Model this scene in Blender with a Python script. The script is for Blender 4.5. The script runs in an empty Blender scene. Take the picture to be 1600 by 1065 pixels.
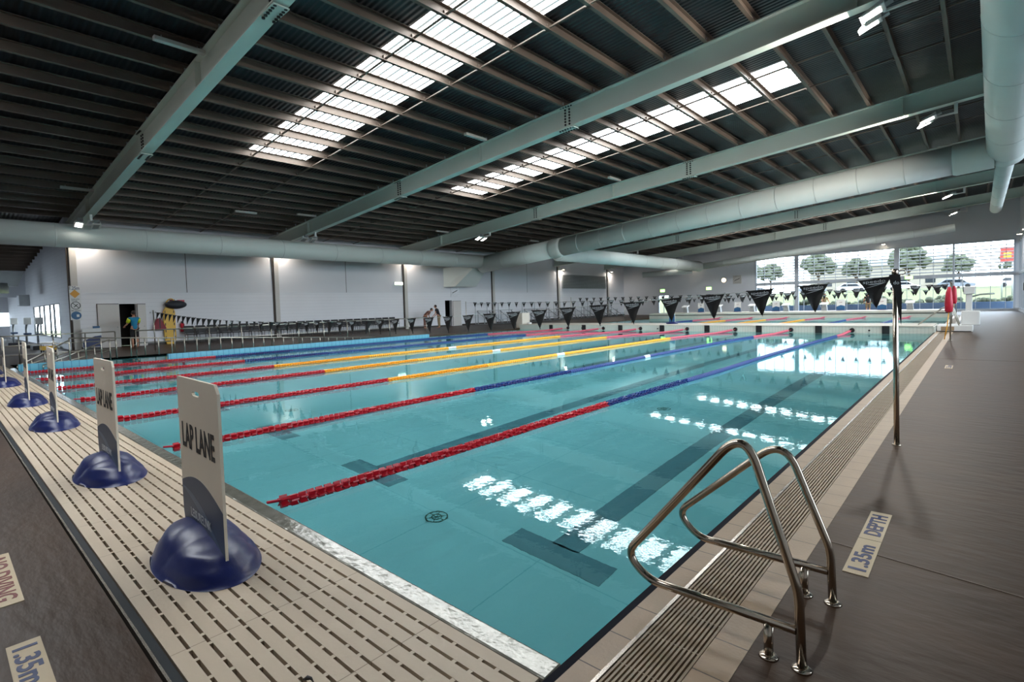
import bpy, bmesh, math, random
from mathutils import Vector, Matrix
random.seed(7)
S = bpy.context.scene
COL = S.collection
PI = math.pi

# ---------------------------------------------------------------- camera
cam = bpy.data.objects.new('camera', bpy.data.cameras.new('camera'))
COL.objects.link(cam)
R = [[0.745126630766933, 0.6663109575926986, -0.02856592224696536],
     [0.008268980037033413, -0.052059246041388896, -0.9986097630559944],
     [-0.6668717478579116, 0.7438545171560788, -0.044300442609877644]]
m = Matrix(((R[0][0], -R[1][0], -R[2][0], 0), (R[0][1], -R[1][1], -R[2][1], 0),
            (R[0][2], -R[1][2], -R[2][2], 1.5), (0, 0, 0, 1)))
cam.matrix_world = m
cam.data.sensor_width = 36
cam.data.lens = 36 * 814.0134 / 1600
cam.data.shift_y = -18.87 / 1600
cam.data.clip_end = 500
S.camera = cam

# ---------------------------------------------------------------- world and exposure
S.view_settings.view_transform = 'Standard'
S.view_settings.look = 'None'
S.view_settings.exposure = 1.25
S.view_settings.gamma = 1.0
S.view_settings.use_curve_mapping = False
try:
    S.cycles.use_denoising = True
    S.cycles.denoiser = 'OPENIMAGEDENOISE'
except Exception:
    pass
S.cycles.max_bounces = 10
S.cycles.diffuse_bounces = 5
S.cycles.glossy_bounces = 4
S.cycles.transmission_bounces = 6
S.cycles.transparent_max_bounces = 12
S.cycles.caustics_refractive = True
S.cycles.caustics_reflective = False
S.cycles.sample_clamp_indirect = 6
w = bpy.data.worlds.new('World')
S.world = w
w.use_nodes = True
nt = w.node_tree
bg = nt.nodes['Background']
sky = nt.nodes.new('ShaderNodeTexSky')
sky.sky_type = 'HOSEK_WILKIE'
sky.sun_direction = Vector((0.35, 0.3, 0.62)).normalized()
sky.turbidity = 6
mixw = nt.nodes.new('ShaderNodeMix'); mixw.data_type = 'RGBA'
mixw.inputs[0].default_value = 0.75
mixw.inputs[7].default_value = (0.80, 0.90, 1.0, 1)
nt.links.new(sky.outputs[0], mixw.inputs[6])
nt.links.new(mixw.outputs[2], bg.inputs[0])
bg.inputs[1].default_value = 4.4

YN_ = -9.0
SKYLIGHT_E = 7.5
FLOOD_E = 12.0
FLOOD_P = 230.0
DOWN_P = 22.0


def area(name, loc, rot, sx, sy, power, color, portal=False):
    l = bpy.data.lights.new(name, 'AREA'); l.shape = 'RECTANGLE'
    l.size = sx; l.size_y = sy; l.energy = power; l.color = color
    if portal:
        l.cycles.is_portal = True
    o = bpy.data.objects.new(name, l); o.location = loc; o.rotation_euler = rot
    COL.objects.link(o)
    return o


# daylight openings: sky portals at the glazed end wall, the glazed right side and the added wing glazing
area('end_window_portal', (-7.4, 56.6, 2.8), (-PI / 2, 0, 0), 19.2, 5.6, 1, (1, 1, 1), True)
area('added_glazing_portal', (-47, YN_ - 0.5, 2.2), (PI / 2, 0, 0), 26, 4, 1, (1, 1, 1), True)
area('side_window_portal', (2.7, 30, 4.0), (0, PI / 2, 0), 7.8, 52, 1, (1, 1, 1), True)

# ---------------------------------------------------------------- materials
def lin(c):
    c = c / 255.0
    return c / 12.92 if c <= 0.04045 else ((c + 0.055) / 1.055) ** 2.4


def L3(rgb):
    return (lin(rgb[0]), lin(rgb[1]), lin(rgb[2]), 1)


def mat(name, rgb, rough=0.5, metal=0.0, var=0.0, vscale=3.0, bump=0.0, bscale=20.0, stretch=(1, 1, 1), coord='Object', rgb2=None, spec=0.5):
    mt = bpy.data.materials.new(name); mt.use_nodes = True
    n = mt.node_tree.nodes; l = mt.node_tree.links
    b = n['Principled BSDF']
    b.inputs['Base Color'].default_value = L3(rgb)
    b.inputs['Roughness'].default_value = rough
    b.inputs['Metallic'].default_value = metal
    b.inputs['Specular IOR Level'].default_value = spec
    tc = n.new('ShaderNodeTexCoord'); mp = n.new('ShaderNodeMapping'); mp.inputs['Scale'].default_value = stretch
    l.new(tc.outputs[coord], mp.inputs[0])
    # every surface gets a little procedural tone variation
    nz = n.new('ShaderNodeTexNoise'); nz.inputs['Scale'].default_value = vscale; nz.inputs['Detail'].default_value = 5
    l.new(mp.outputs[0], nz.inputs['Vector'])
    mx = n.new('ShaderNodeMix'); mx.data_type = 'RGBA'
    k = 1 - max(var, 0.04)
    mx.inputs[6].default_value = L3(rgb)
    mx.inputs[7].default_value = L3(rgb2) if rgb2 else L3([c * k for c in rgb])
    l.new(nz.outputs[0], mx.inputs[0]); l.new(mx.outputs[2], b.inputs['Base Color'])
    if bump > 0:
        nb = n.new('ShaderNodeTexNoise'); nb.inputs['Scale'].default_value = bscale; nb.inputs['Detail'].default_value = 4
        l.new(mp.outputs[0], nb.inputs['Vector'])
        bp = n.new('ShaderNodeBump'); bp.inputs['Strength'].default_value = bump; bp.inputs['Distance'].default_value = 0.02
        l.new(nb.outputs[0], bp.inputs['Height']); l.new(bp.outputs[0], b.inputs['Normal'])
    return mt


def emis(name, rgb, e, rgb_off=None):
    mt = bpy.data.materials.new(name); mt.use_nodes = True
    b = mt.node_tree.nodes['Principled BSDF']
    b.inputs['Base Color'].default_value = L3(rgb)
    b.inputs['Emission Color'].default_value = L3(rgb)
    b.inputs['Emission Strength'].default_value = e
    return mt


def lines_into(mt, axis_specs, dark, rough=None):
    """darken joints: axis_specs = [(axis, period, width, offset)] in object coordinates"""
    n = mt.node_tree.nodes; l = mt.node_tree.links; b = n['Principled BSDF']
    src = b.inputs['Base Color'].links[0].from_socket
    tc = n.new('ShaderNodeTexCoord'); sp = n.new('ShaderNodeSeparateXYZ'); l.new(tc.outputs['Object'], sp.inputs[0])
    acc = None
    for ax, per, wd, off in axis_specs:
        a = n.new('ShaderNodeMath'); a.operation = 'ADD'; a.inputs[1].default_value = off + 1000 * per
        l.new(sp.outputs[ax], a.inputs[0])
        md = n.new('ShaderNodeMath'); md.operation = 'MODULO'; md.inputs[1].default_value = per; l.new(a.outputs[0], md.inputs[0])
        lt = n.new('ShaderNodeMath'); lt.operation = 'LESS_THAN'; lt.inputs[1].default_value = wd; l.new(md.outputs[0], lt.inputs[0])
        if acc is None:
            acc = lt.outputs[0]
        else:
            mm = n.new('ShaderNodeMath'); mm.operation = 'MAXIMUM'; l.new(acc, mm.inputs[0]); l.new(lt.outputs[0], mm.inputs[1]); acc = mm.outputs[0]
    mx = n.new('ShaderNodeMix'); mx.data_type = 'RGBA'; mx.inputs[7].default_value = L3(dark)
    l.new(acc, mx.inputs[0]); l.new(src, mx.inputs[6]); l.new(mx.outputs[2], b.inputs['Base Color'])
    return mt


M = {}
M['deck'] = mat('deck_concrete', (74, 54, 38), 0.46, 0, 0.3, 1.6, 0.3, 7, (0.7, 1.8, 1), rgb2=(48, 34, 23), spec=0.25)
M['deck_near'] = mat('deck_concrete_dark', (52, 36, 23), 0.55, 0, 0.3, 2.0, 0.3, 9, rgb2=(38, 25, 15), spec=0.15)
M['joint'] = mat('deck_joint', (112, 98, 86), 0.6)
M['tile'] = lines_into(mat('coping_tile', (166, 140, 112), 0.4, 0, 0.15, 5, 0.1, 60), [(1, 0.25, 0.006, 0.0)], (70, 60, 50))
M['tile_dark'] = mat('black_nosing_tile', (10, 14, 26), 0.7, 0, 0.1, spec=0.1)
M['grate_side'] = mat('gutter_grate', (156, 134, 108), 0.45, 0, 0.12, 6)
M['gap_shade'] = mat('gap_shade_dark', (22, 18, 15), 0.9)  # near-black colour standing in for the shade inside grate slots
M['strip'] = mat('gutter_metal_strip', (200, 190, 178), 0.25, 0.8)
M['boom'] = lines_into(mat('boom_grate_plastic', (196, 180, 158), 0.5, 0, 0.12, 1.4, 0.05, 40, rgb2=(180, 162, 140)), [(0, 0.72, 0.004, 0)], (120, 104, 86))
M['kerb'] = mat('boom_kerb_wet', (74, 74, 66), 0.14, 0.3, 0.3, 9, 0.22, 12, rgb2=(150, 148, 138))
M['boom_edge'] = mat('boom_side_edge', (50, 54, 58), 0.35, 0.3, 0.2)
M['far_boom'] = lines_into(mat('far_boom_tile', (205, 206, 196), 0.45, 0, 0.05), [(0, 0.12, 0.012, 0), (2, 0.06, 0.008, 0.03)], (170, 174, 166))
M['far_boom_top'] = mat('far_boom_top', (214, 206, 192), 0.5, 0, 0.08)
M['black'] = mat('black_target', (14, 14, 15), 0.5)
M['pool'] = lines_into(mat('pool_paint', (148, 202, 205), 0.6, 0, 0.06, 0.6), [(0, 1.25, 0.012, 0.3), (1, 1.25, 0.012, 0.4)], (120, 180, 186))
M['pool_line'] = mat('pool_lane_marking', (86, 130, 140), 0.6, 0, 0.1)
M['drain'] = mat('drain_ring', (40, 90, 70), 0.6)
M['ramp_tile'] = lines_into(mat('ramp_blue_tile', (96, 168, 192), 0.35, 0, 0.1), [(1, 0.2, 0.02, 0)], (60, 120, 150))
M['wall_block'] = lines_into(mat('wall_blockwork', (232, 232, 236), 0.7, 0, 0.05, 0.6, 0.1, 30), [(2, 0.2, 0.01, 0.0)], (208, 209, 213))
M['wall_panel'] = mat('wall_panel', (222, 222, 226), 0.65, 0, 0.06, 0.4)
M['wall_grey'] = mat('end_wall_grey', (222, 225, 230), 0.7, 0, 0.05, 0.4)
M['skirt'] = mat('wall_skirting', (58, 50, 44), 0.6)
M['column'] = mat('wall_column', (200, 196, 190), 0.6)
M['groove'] = mat('wall_groove', (70, 60, 54), 0.8)
M['beam'] = mat('beam_paint', (214, 220, 210), 0.45, 0, 0.06, 0.8)
M['bolt'] = mat('dark_bolt', (34, 34, 32), 0.5, 0.3)
M['purlin'] = mat('purlin_steel', (116, 102, 90), 0.5, 0.2, 0.2, 1.5)
M['duct'] = mat('duct_paint', (230, 237, 232), 0.5, 0.0, 0.06, 1.0)
M['duct_seam'] = mat('duct_seam', (214, 220, 216), 0.4, 0.0)
M['gal'] = mat('galvanised', (170, 174, 176), 0.4, 0.5, 0.15)
M['steel'] = mat('stainless_steel', (196, 182, 166), 0.16, 1.0, 0.05, 4)
M['steel_dull'] = mat('rail_steel', (178, 172, 160), 0.28, 0.9, 0.05)
M['white'] = mat('white_plastic', (222, 222, 220), 0.45)
M['board'] = mat('sign_board', (240, 226, 206), 0.5, 0, 0.05)
M['floor_tile'] = mat('cream_floor_tile', (192, 172, 140), 0.5)
M['board_edge'] = mat('sign_board_edge', (232, 230, 226), 0.4)
M['navy'] = mat('navy_print', (44, 64, 94), 0.45)
M['navy2'] = mat('navy_print_light', (74, 96, 124), 0.45)
M['ink'] = mat('black_ink', (16, 18, 22), 0.5)
M['inkw'] = mat('white_ink', (205, 208, 212), 0.5)
M['ink_blue'] = mat('blue_ink', (26, 44, 92), 0.5)
M['ink_red'] = mat('red_ink', (112, 34, 30), 0.5)
M['bluebase'] = mat('blue_plastic_base', (20, 32, 92), 0.36, 0, 0.12, 6, 0.04, 50)
M['red'] = mat('red_float', (190, 26, 42), 0.35, 0, 0.15, 8)
M['blue'] = mat('blue_float', (24, 60, 126), 0.35, 0, 0.15, 8)
M['orange'] = mat('orange_float', (246, 172, 40), 0.35, 0, 0.12, 8)
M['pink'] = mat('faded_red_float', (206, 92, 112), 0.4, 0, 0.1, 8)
M['flag'] = mat('black_flag', (20, 18, 18), 0.55, 0, 0.2, 10, 0.15, 60)
M['rope'] = mat('thin_rope', (190, 190, 186), 0.6)
M['chair'] = mat('black_chair', (22, 23, 28), 0.5)
M['skin'] = mat('skin', (196, 140, 112), 0.55)
M['hair'] = mat('hair', (40, 28, 22), 0.7)
M['teal'] = mat('teal_shirt', (24, 132, 172), 0.7)
M['yellow'] = mat('yellow_cloth', (214, 230, 40), 0.6)
M['blackcloth'] = mat('black_cloth', (26, 24, 28), 0.8)
M['khaki'] = mat('khaki_cloth', (140, 122, 92), 0.8)
M['brownc'] = mat('brown_cloth', (120, 84, 74), 0.8)
M['spine'] = mat('yellow_board', (222, 172, 30), 0.45)
M['bag'] = mat('dark_bag', (30, 34, 44), 0.6)
M['redbag'] = mat('dark_red_bag', (130, 26, 44), 0.6)
M['redplastic'] = mat('red_plastic', (196, 24, 52), 0.4)
M['door'] = mat('door_paint', (206, 200, 194), 0.5)
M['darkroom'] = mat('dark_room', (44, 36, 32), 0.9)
M['frame'] = mat('window_frame', (196, 204, 214), 0.4)
M['dframe'] = mat('dark_window_frame', (50, 58, 62), 0.4)
M['louvre'] = mat('louvre_blade', (112, 114, 112), 0.5)
M['grass'] = mat('lawn_grass', (84, 92, 48), 0.9, 0, 0.3, 0.3, 0.5, 30, rgb2=(100, 104, 66))
M['road'] = mat('asphalt', (88, 88, 92), 0.9)
M['leaf'] = mat('foliage', (66, 72, 54), 0.8, 0, 0.4, 2, 0.6, 9, rgb2=(86, 92, 70))
M['trunk'] = mat('tree_bark', (90, 74, 60), 0.9)
M['carw'] = mat('white_car_paint', (225, 226, 228), 0.3)
M['carg'] = mat('grey_car_paint', (120, 126, 134), 0.3)
M['cargl'] = mat('car_glass', (30, 36, 42), 0.1)
M['tyre'] = mat('tyre', (24, 24, 24), 0.8)
M['house'] = mat('house_render', (150, 142, 130), 0.8)
M['redsign'] = mat('red_hoarding', (214, 60, 52), 0.6)
M['flood'] = emis('flood_lens', (255, 250, 240), FLOOD_E)
M['down'] = emis('downlight_lens', (255, 236, 206), 14)
M['exit'] = emis('exit_lens', (150, 235, 110), 2.6)
M['exitw'] = emis('exit_lens_white', (232, 255, 214), 3.0)
M['clock'] = emis('clock_face_lit', (255, 236, 196), 1.3)
M['yellowp'] = mat('yellow_sign', (214, 150, 40), 0.5)
M['signblue'] = mat('blue_sign', (36, 92, 136), 0.5)

# blockwork joints and corrugated roof sheet
rs = mat('roof_sheet', (20, 28, 34), 0.42, 0.15, 0.3, 0.7)
n = rs.node_tree.nodes; l = rs.node_tree.links
tc = n.new('ShaderNodeTexCoord'); wv = n.new('ShaderNodeTexWave'); wv.bands_direction = 'Y'; wv.inputs['Scale'].default_value = 2.2
wv.inputs['Distortion'].default_value = 0.25
bp = n.new('ShaderNodeBump'); bp.inputs['Strength'].default_value = 0.5; bp.inputs['Distance'].default_value = 0.04
l.new(tc.outputs['Object'], wv.inputs['Vector']); l.new(wv.outputs[0], bp.inputs['Height']); l.new(bp.outputs[0], n['Principled BSDF'].inputs['Normal'])
M['roof'] = rs

# skylight sheet: translucent corrugated panel lit by the sky above
sk = bpy.data.materials.new('skylight_sheet'); sk.use_nodes = True
n = sk.node_tree.nodes; l = sk.node_tree.links; b = n['Principled BSDF']
tc = n.new('ShaderNodeTexCoord'); wv = n.new('ShaderNodeTexWave'); wv.bands_direction = 'Y'; wv.inputs['Scale'].default_value = 1.25
wv.inputs['Distortion'].default_value = 0.05
rp = n.new('ShaderNodeMapRange'); rp.inputs[1].default_value = 0.12; rp.inputs[2].default_value = 0.4; rp.inputs[3].default_value = 0.02 * SKYLIGHT_E; rp.inputs[4].default_value = SKYLIGHT_E
l.new(tc.outputs['Object'], wv.inputs['Vector']); l.new(wv.outputs[0], rp.inputs[0]); l.new(rp.outputs[0], b.inputs['Emission Strength'])
b.inputs['Emission Color'].default_value = (0.93, 0.97, 1.0, 1); b.inputs['Base Color'].default_value = (0.5, 0.55, 0.55, 1)
M['skylight'] = sk

# water
wt = bpy.data.materials.new('pool_water'); wt.use_nodes = True
n = wt.node_tree.nodes; l = wt.node_tree.links
n.remove(n['Principled BSDF'])
gl = n.new('ShaderNodeBsdfGlass'); gl.inputs['IOR'].default_value = 1.33; gl.inputs['Roughness'].default_value = 0.0
gl.inputs['Color'].default_value = (0.74, 0.955, 0.975, 1)
tc = n.new('ShaderNodeTexCoord'); mp = n.new('ShaderNodeMapping'); mp.inputs['Scale'].default_value = (1, 1, 1)
n1 = n.new('ShaderNodeTexNoise'); n1.inputs['Scale'].default_value = 7.0; n1.inputs['Detail'].default_value = 3
n2 = n.new('ShaderNodeTexNoise'); n2.inputs['Scale'].default_value = 16.0; n2.inputs['Detail'].default_value = 2
ad = n.new('ShaderNodeMath'); ad.operation = 'MULTIPLY_ADD'; ad.inputs[1].default_value = 0.22
l.new(tc.outputs['Object'], mp.inputs[0]); l.new(mp.outputs[0], n1.inputs['Vector']); l.new(mp.outputs[0], n2.inputs['Vector'])
l.new(n2.outputs[0], ad.inputs[0]); l.new(n1.outputs[0], ad.inputs[2])
bp = n.new('ShaderNodeBump'); bp.inputs['Strength'].default_value = 0.055; bp.inputs['Distance'].default_value = 0.012
l.new(ad.outputs[0], bp.inputs['Height']); l.new(bp.outputs[0], gl.inputs['Normal'])
l.new(gl.outputs[0], n['Material Output'].inputs[0])
M['water'] = wt

# window glass: clear pane, thin
gp = bpy.data.materials.new('window_glass'); gp.use_nodes = True
n = gp.node_tree.nodes; l = gp.node_tree.links; n.remove(n['Principled BSDF'])
tr = n.new('ShaderNodeBsdfTransparent'); tr.inputs[0].default_value = (0.93, 0.96, 0.97, 1)
gs = n.new('ShaderNodeBsdfGlossy'); gs.inputs['Roughness'].default_value = 0.02
fr = n.new('ShaderNodeFresnel'); fr.inputs[0].default_value = 1.45; mx = n.new('ShaderNodeMixShader')
l.new(fr.outputs[0], mx.inputs[0]); l.new(tr.outputs[0], mx.inputs[1]); l.new(gs.outputs[0], mx.inputs[2]); l.new(mx.outputs[0], n['Material Output'].inputs[0])
M['glass'] = gp


# ---------------------------------------------------------------- mesh helpers
class MB:
    def __init__(s):
        s.v = []; s.f = []; s.sm = []

    def add(s, vs, fs, smooth=False):
        o = len(s.v); s.v += [tuple(v) for v in vs]
        s.f += [tuple(i + o for i in f) for f in fs]; s.sm += [smooth] * len(fs)
        return s

    def box(s, x0, x1, y0, y1, z0, z1):
        v = [(x, y, z) for x in (x0, x1) for y in (y0, y1) for z in (z0, z1)]
        return s.add(v, [(0, 1, 3, 2), (4, 6, 7, 5), (0, 4, 5, 1), (2, 3, 7, 6), (0, 2, 6, 4), (1, 5, 7, 3)])

    def hexa(s, pts):  # 8 pts: bottom 4 ccw, top 4 ccw
        return s.add(pts, [(3, 2, 1, 0), (4, 5, 6, 7), (0, 1, 5, 4), (1, 2, 6, 5), (2, 3, 7, 6), (3, 0, 4, 7)])

    def bar(s, a, b, w, h, up=(0, 0, 1)):
        a = Vector(a); b = Vector(b); d = (b - a).normalized(); u = Vector(up)
        sd = d.cross(u)
        if sd.length < 1e-4: sd = d.cross(Vector((0, 1, 0)))
        sd.normalize(); u = sd.cross(d).normalized()
        q = [(-w / 2, -h / 2), (w / 2, -h / 2), (w / 2, h / 2), (-w / 2, h / 2)]
        v = [a + sd * x + u * y for x, y in q] + [b + sd * x + u * y for x, y in q]
        return s.add(v, [(0, 1, 2, 3), (7, 6, 5, 4), (0, 4, 5, 1), (1, 5, 6, 2), (2, 6, 7, 3), (3, 7, 4, 0)])

    def cyl(s, a, b, r, r2=None, seg=12, caps=True):
        return s.tube([a, b], [r, r if r2 is None else r2], seg, caps)

    def tube(s, pts, rad, seg=12, caps=True):
        pts = [Vector(p) for p in pts]
        if not isinstance(rad, (list, tuple)): rad = [rad] * len(pts)
        o = len(s.v); prev = None; vs = []
        for i, p in enumerate(pts):
            t = (pts[min(i + 1, len(pts) - 1)] - pts[max(i - 1, 0)]).normalized()
            if prev is None:
                x = t.cross(Vector((0, 0, 1)))
                if x.length < 1e-3: x = t.cross(Vector((0, 1, 0)))
                x.normalize()
            else:
                x = (prev - t * prev.dot(t)).normalized()
            prev = x; y = t.cross(x)
            for k in range(seg):
                a = 2 * PI * k / seg
                vs.append(p + (x * math.cos(a) + y * math.sin(a)) * rad[i])
        fs = [(i * seg + k, i * seg + (k + 1) % seg, (i + 1) * seg + (k + 1) % seg, (i + 1) * seg + k)
              for i in range(len(pts) - 1) for k in range(seg)]
        s.add(vs, fs, True)
        if caps:
            s.f.append(tuple(o + k for k in reversed(range(seg)))); s.sm.append(False)
            s.f.append(tuple(o + (len(pts) - 1) * seg + k for k in range(seg))); s.sm.append(False)
        return s

    def ball(s, c, r, nu=12, nv=8, sc=(1, 1, 1)):
        vs = [(c[0], c[1], c[2] - r * sc[2])]
        for i in range(1, nv):
            ph = -PI / 2 + PI * i / nv
            for k in range(nu):
                a = 2 * PI * k / nu
                vs.append((c[0] + r * sc[0] * math.cos(ph) * math.cos(a), c[1] + r * sc[1] * math.cos(ph) * math.sin(a), c[2] + r * sc[2] * math.sin(ph)))
        vs.append((c[0], c[1], c[2] + r * sc[2]))
        fs = [(0, 1 + (k + 1) % nu, 1 + k) for k in range(nu)]
        for i in range(nv - 2):
            for k in range(nu):
                fs.append((1 + i * nu + k, 1 + i * nu + (k + 1) % nu, 1 + (i + 1) * nu + (k + 1) % nu, 1 + (i + 1) * nu + k))
        e = len(vs) - 1
        fs += [(e, 1 + (nv - 2) * nu + k, 1 + (nv - 2) * nu + (k + 1) % nu) for k in range(nu)]
        return s.add(vs, fs, True)

    def prism(s, poly, fn, d0, d1):
        """poly 2D outline; fn(u, v, d) -> 3D"""
        k = len(poly)
        vs = [fn(u, v, d0) for u, v in poly] + [fn(u, v, d1) for u, v in poly]
        fs = [tuple(range(k)), tuple(reversed(range(k, 2 * k)))] + [(i, i + k, (i + 1) % k + k, (i + 1) % k) for i in range(k)]
        return s.add(vs, fs)

    def mesh(s, name):
        me = bpy.data.meshes.new(name); me.from_pydata(s.v, [], s.f); me.update()
        me.polygons.foreach_set('use_smooth', s.sm)
        return me

    def build(s, name, m, parent=None, bevel=0.0, loc=None):
        me = s.mesh(name)
        bm = bmesh.new(); bm.from_mesh(me); bmesh.ops.recalc_face_normals(bm, faces=bm.faces[:]); bm.to_mesh(me); bm.free()
        me.materials.append(m)
        o = bpy.data.objects.new(name, me); COL.objects.link(o)
        if parent is not None: o.parent = parent
        if loc is not None: o.location = loc
        if bevel > 0:
            md = o.modifiers.new('bevel', 'BEVEL'); md.width = bevel; md.segments = 2; md.limit_method = 'ANGLE'
        return o


def tag(o, label=None, cat=None, group=None, kind=None):
    if label: o['label'] = label
    if cat: o['category'] = cat
    if group: o['group'] = group
    if kind: o['kind'] = kind
    return o


def struct(o, label=None):
    o['kind'] = 'structure'
    if label: o['label'] = label
    return o


def empty(name, loc, label=None, cat=None, group=None, rz=0):
    o = bpy.data.objects.new(name, None); COL.objects.link(o); o.location = loc; o.rotation_euler = (0, 0, rz)
    o.empty_display_size = 0.1
    return tag(o, label, cat, group)


def copy_tree(o, parent=None):
    c = o.copy(); COL.objects.link(c)
    if parent is not None: c.parent = parent
    for ch in list(o.children): copy_tree(ch, c)
    return c


def text_mesh(body, height, width=None, depth=0.002, bold=0.0, spacing=1.0):
    cu = bpy.data.curves.new('lettering', 'FONT'); cu.body = body; cu.extrude = depth / 2; cu.offset = bold; cu.space_character = spacing
    cu.resolution_u = 3
    o = bpy.data.objects.new('lettering', cu); COL.objects.link(o)
    bpy.context.view_layer.update()
    me = bpy.data.meshes.new_from_object(o)
    bpy.data.objects.remove(o)
    xs = [v.co.x for v in me.vertices]; ys = [v.co.y for v in me.vertices]
    x0, x1, y0, y1 = min(xs), max(xs), min(ys), max(ys)
    sy = height / (y1 - y0); sx = (width / (x1 - x0)) if width else sy
    for v in me.vertices:
        v.co.x = (v.co.x - (x0 + x1) / 2) * sx; v.co.y = (v.co.y - (y0 + y1) / 2) * sy
    return me


def text_obj(name, body, height, width, m, parent, loc, rot, bold=0.0, depth=0.002):
    me = text_mesh(body, height, width, depth, bold); me.materials.append(m)
    o = bpy.data.objects.new(name, me); COL.objects.link(o); o.parent = parent; o.location = loc; o.rotation_euler = rot
    return o


# ---------------------------------------------------------------- dimensions
SL = 0.08345                        # roof slope along X


def zb(x): return 5.56 + SL * (x + 28.7)      # underside of the main beams
BD = 0.69                           # beam depth
PD = 0.25                           # purlin depth
WL = -31.9                          # left wall
WR = 2.3                            # right wall
YE = 56.0                           # end wall
YN = -9.0                           # wall behind the camera
PE = -1.285                         # pool edge on the right
ZW = -0.055                         # water level
BEAMS = [-4.8, 4.6, 14.0, 23.4, 32.8, 42.2, 51.6]

# ---------------------------------------------------------------- floor
F = lambda mb: mb
fl = MB()
fl.box(-0.72, WR + 0.1, YN, YE + 0.2, -0.3, 0)                      # right deck
fl.box(-24.0, -0.72, YN, 0.56, -0.3, 0)                             # near deck
fl.box(WL - 0.1, -24.0, YN, YE + 0.2, -0.3, 0)                      # left deck
fl.box(-24.0, -22.5, 18.2, YE + 0.2, -0.3, 0)
fl.box(-24.0, -22.5, 0.56, 1.7, -0.3, 0)
fl.box(-22.5, -0.72, 46.5, YE + 0.2, -0.3, 0)
struct(fl.build('floor', M['deck']), 'brown concrete pool deck')
fw_ = MB().box(-60, WL - 0.1, YN, 4.4, -0.3, 0)
struct(fw_.build('floor_wing', M['deck_near']), 'brown floor of the side wing')
jt = MB()
jt.bar((-0.72, 3.62, 0.001), (WR, 3.22, 0.001), 0.008, 0.004)
jt.bar((-0.7, 15.5, 0.001), (WR, 15.4, 0.001), 0.01, 0.004)
struct(jt.build('trim_1', M['joint']), 'pale joint line across the right deck')

# gutter zone on the right
g = MB().box(PE + 0.04, -1.135, -1.0, 46.5, -0.3, 0.002)
struct(g.build('trim_2', M['tile']), 'beige coping tiles along the water')
g = MB().box(PE, PE + 0.04, -1.0, 46.5, -0.5, 0.0)
struct(g.build('trim_3', M['tile_dark']), 'black nosing strip along the pool edge')
g = MB().box(-0.86, -0.72, YN, 46.5, -0.3, 0.002)
struct(g.build('trim_4', M['tile']), 'beige ribbed tiles beside the gutter grate')
g = MB().box(-1.135, -1.118, -1.0, 46.5, -0.3, 0.005)
struct(g.build('trim_5', M['strip']), 'metal strip between coping and grate')
g = MB().box(-1.118, -0.86, -1.0, 46.5, -0.3, -0.03)
struct(g.build('trim_6', M['gap_shade']), 'gutter channel under the grate, coloured dark for its shade')
g = MB()
nb = 13
pw = (1.118 - 0.86) / nb
for i in range(nb):
    x = -1.118 + pw * i
    g.box(x + pw * 0.2, x + pw * 0.74, -1.0, 46.5, -0.03, 0.0)
yy = -0.9
while yy < 14:
    g.box(-1.118, -0.86, yy, yy + 0.006, -0.025, -0.003); yy += 0.25
tag(g.build('gutter_grate', M['grate_side']), 'long beige slotted gutter grate along the right side of the pool', 'grate')

# ---------------------------------------------------------------- pool
PF = -1.45
pb = MB()
pb.box(-24.0, PE, 0.5, 46.5, PF - 0.2, PF)
pb.box(PE - 0.0, PE + 0.04, 0.5, 46.5, PF, -0.5)
pb.box(-24.1, -24.0, 0.5, 46.5, PF, 0.0)
pb.box(-24.0, -22.5, 18.15, 46.5, PF, -0.3)
pb.box(-24.0, PE, 0.4, 0.5, PF, -0.35)
pb.box(-22.5, PE, 44.0, 46.5, PF, -0.3)
struct(pb.build('floor_pool', M['pool']), 'pale aqua pool basin')
# water sheets, one for each pool on either side of the far boom
wa = MB().add([(-24, 1.66, ZW), (PE, 1.66, ZW), (PE, 25.85, ZW), (-24, 25.85, ZW)], [(0, 1, 2, 3)])
tag(wa.build('pool_water', M['water']), 'calm turquoise water of the near lap pool', 'water', kind='stuff')
wa = MB().add([(-22.5, 28.25, ZW), (PE, 28.25, ZW), (PE, 44.0, ZW), (-22.5, 44.0, ZW)], [(0, 1, 2, 3)])
tag(wa.build('pool_water', M['water']), 'strip of blue water in the pool beyond the far boom', 'water', kind='stuff')

ROPEX = [-4.17, -6.9, -9.52, -12.4, -14.95, -17.6, -20.4]
FARX = [-3.96, -6.29, -8.73, -11.12, -13.75, -16.1, -18.6]
edges = [PE] + ROPEX + [-23.0]
mk = MB()
for i in range(8):
    xc = (edges[i] + edges[i + 1]) / 2
    mk.box(xc - 0.14, xc + 0.14, 3.66, 24.2, PF, PF + 0.004)
    mk.box(xc - 0.52, xc + 0.52, 3.40, 3.68, PF, PF + 0.004)
    mk.box(xc - 0.5, xc + 0.5, 24.2, 24.45, PF, PF + 0.004)
    mk.box(xc - 0.12, xc + 0.12, 29, 43, PF, PF + 0.004)
struct(mk.build('trim_7', M['pool_line']), 'dark lane lines with T ends on the pool floor')
for x, y in ((-4.05, 3.3), (-4.05, 8.4), (-9.5, 4.4), (-9.5, 12.0), (-4.05, 17)):
    d = MB()
    for r_ in (0.11, 0.05):
        d.tube([(x + r_ * math.cos(a * PI / 12), y + r_ * math.sin(a * PI / 12), PF + 0.006) for a in range(25)], 0.007, 6, False)
    for a in range(6):
        d.bar((x, y, PF + 0.006), (x + 0.11 * math.cos(a * PI / 3), y + 0.11 * math.sin(a * PI / 3), PF + 0.006), 0.006, 0.006)
    tag(d.build('floor_drain', M['drain']), 'round green drain cover on the pool floor', 'drain', 'drain covers on the pool floor')

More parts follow.
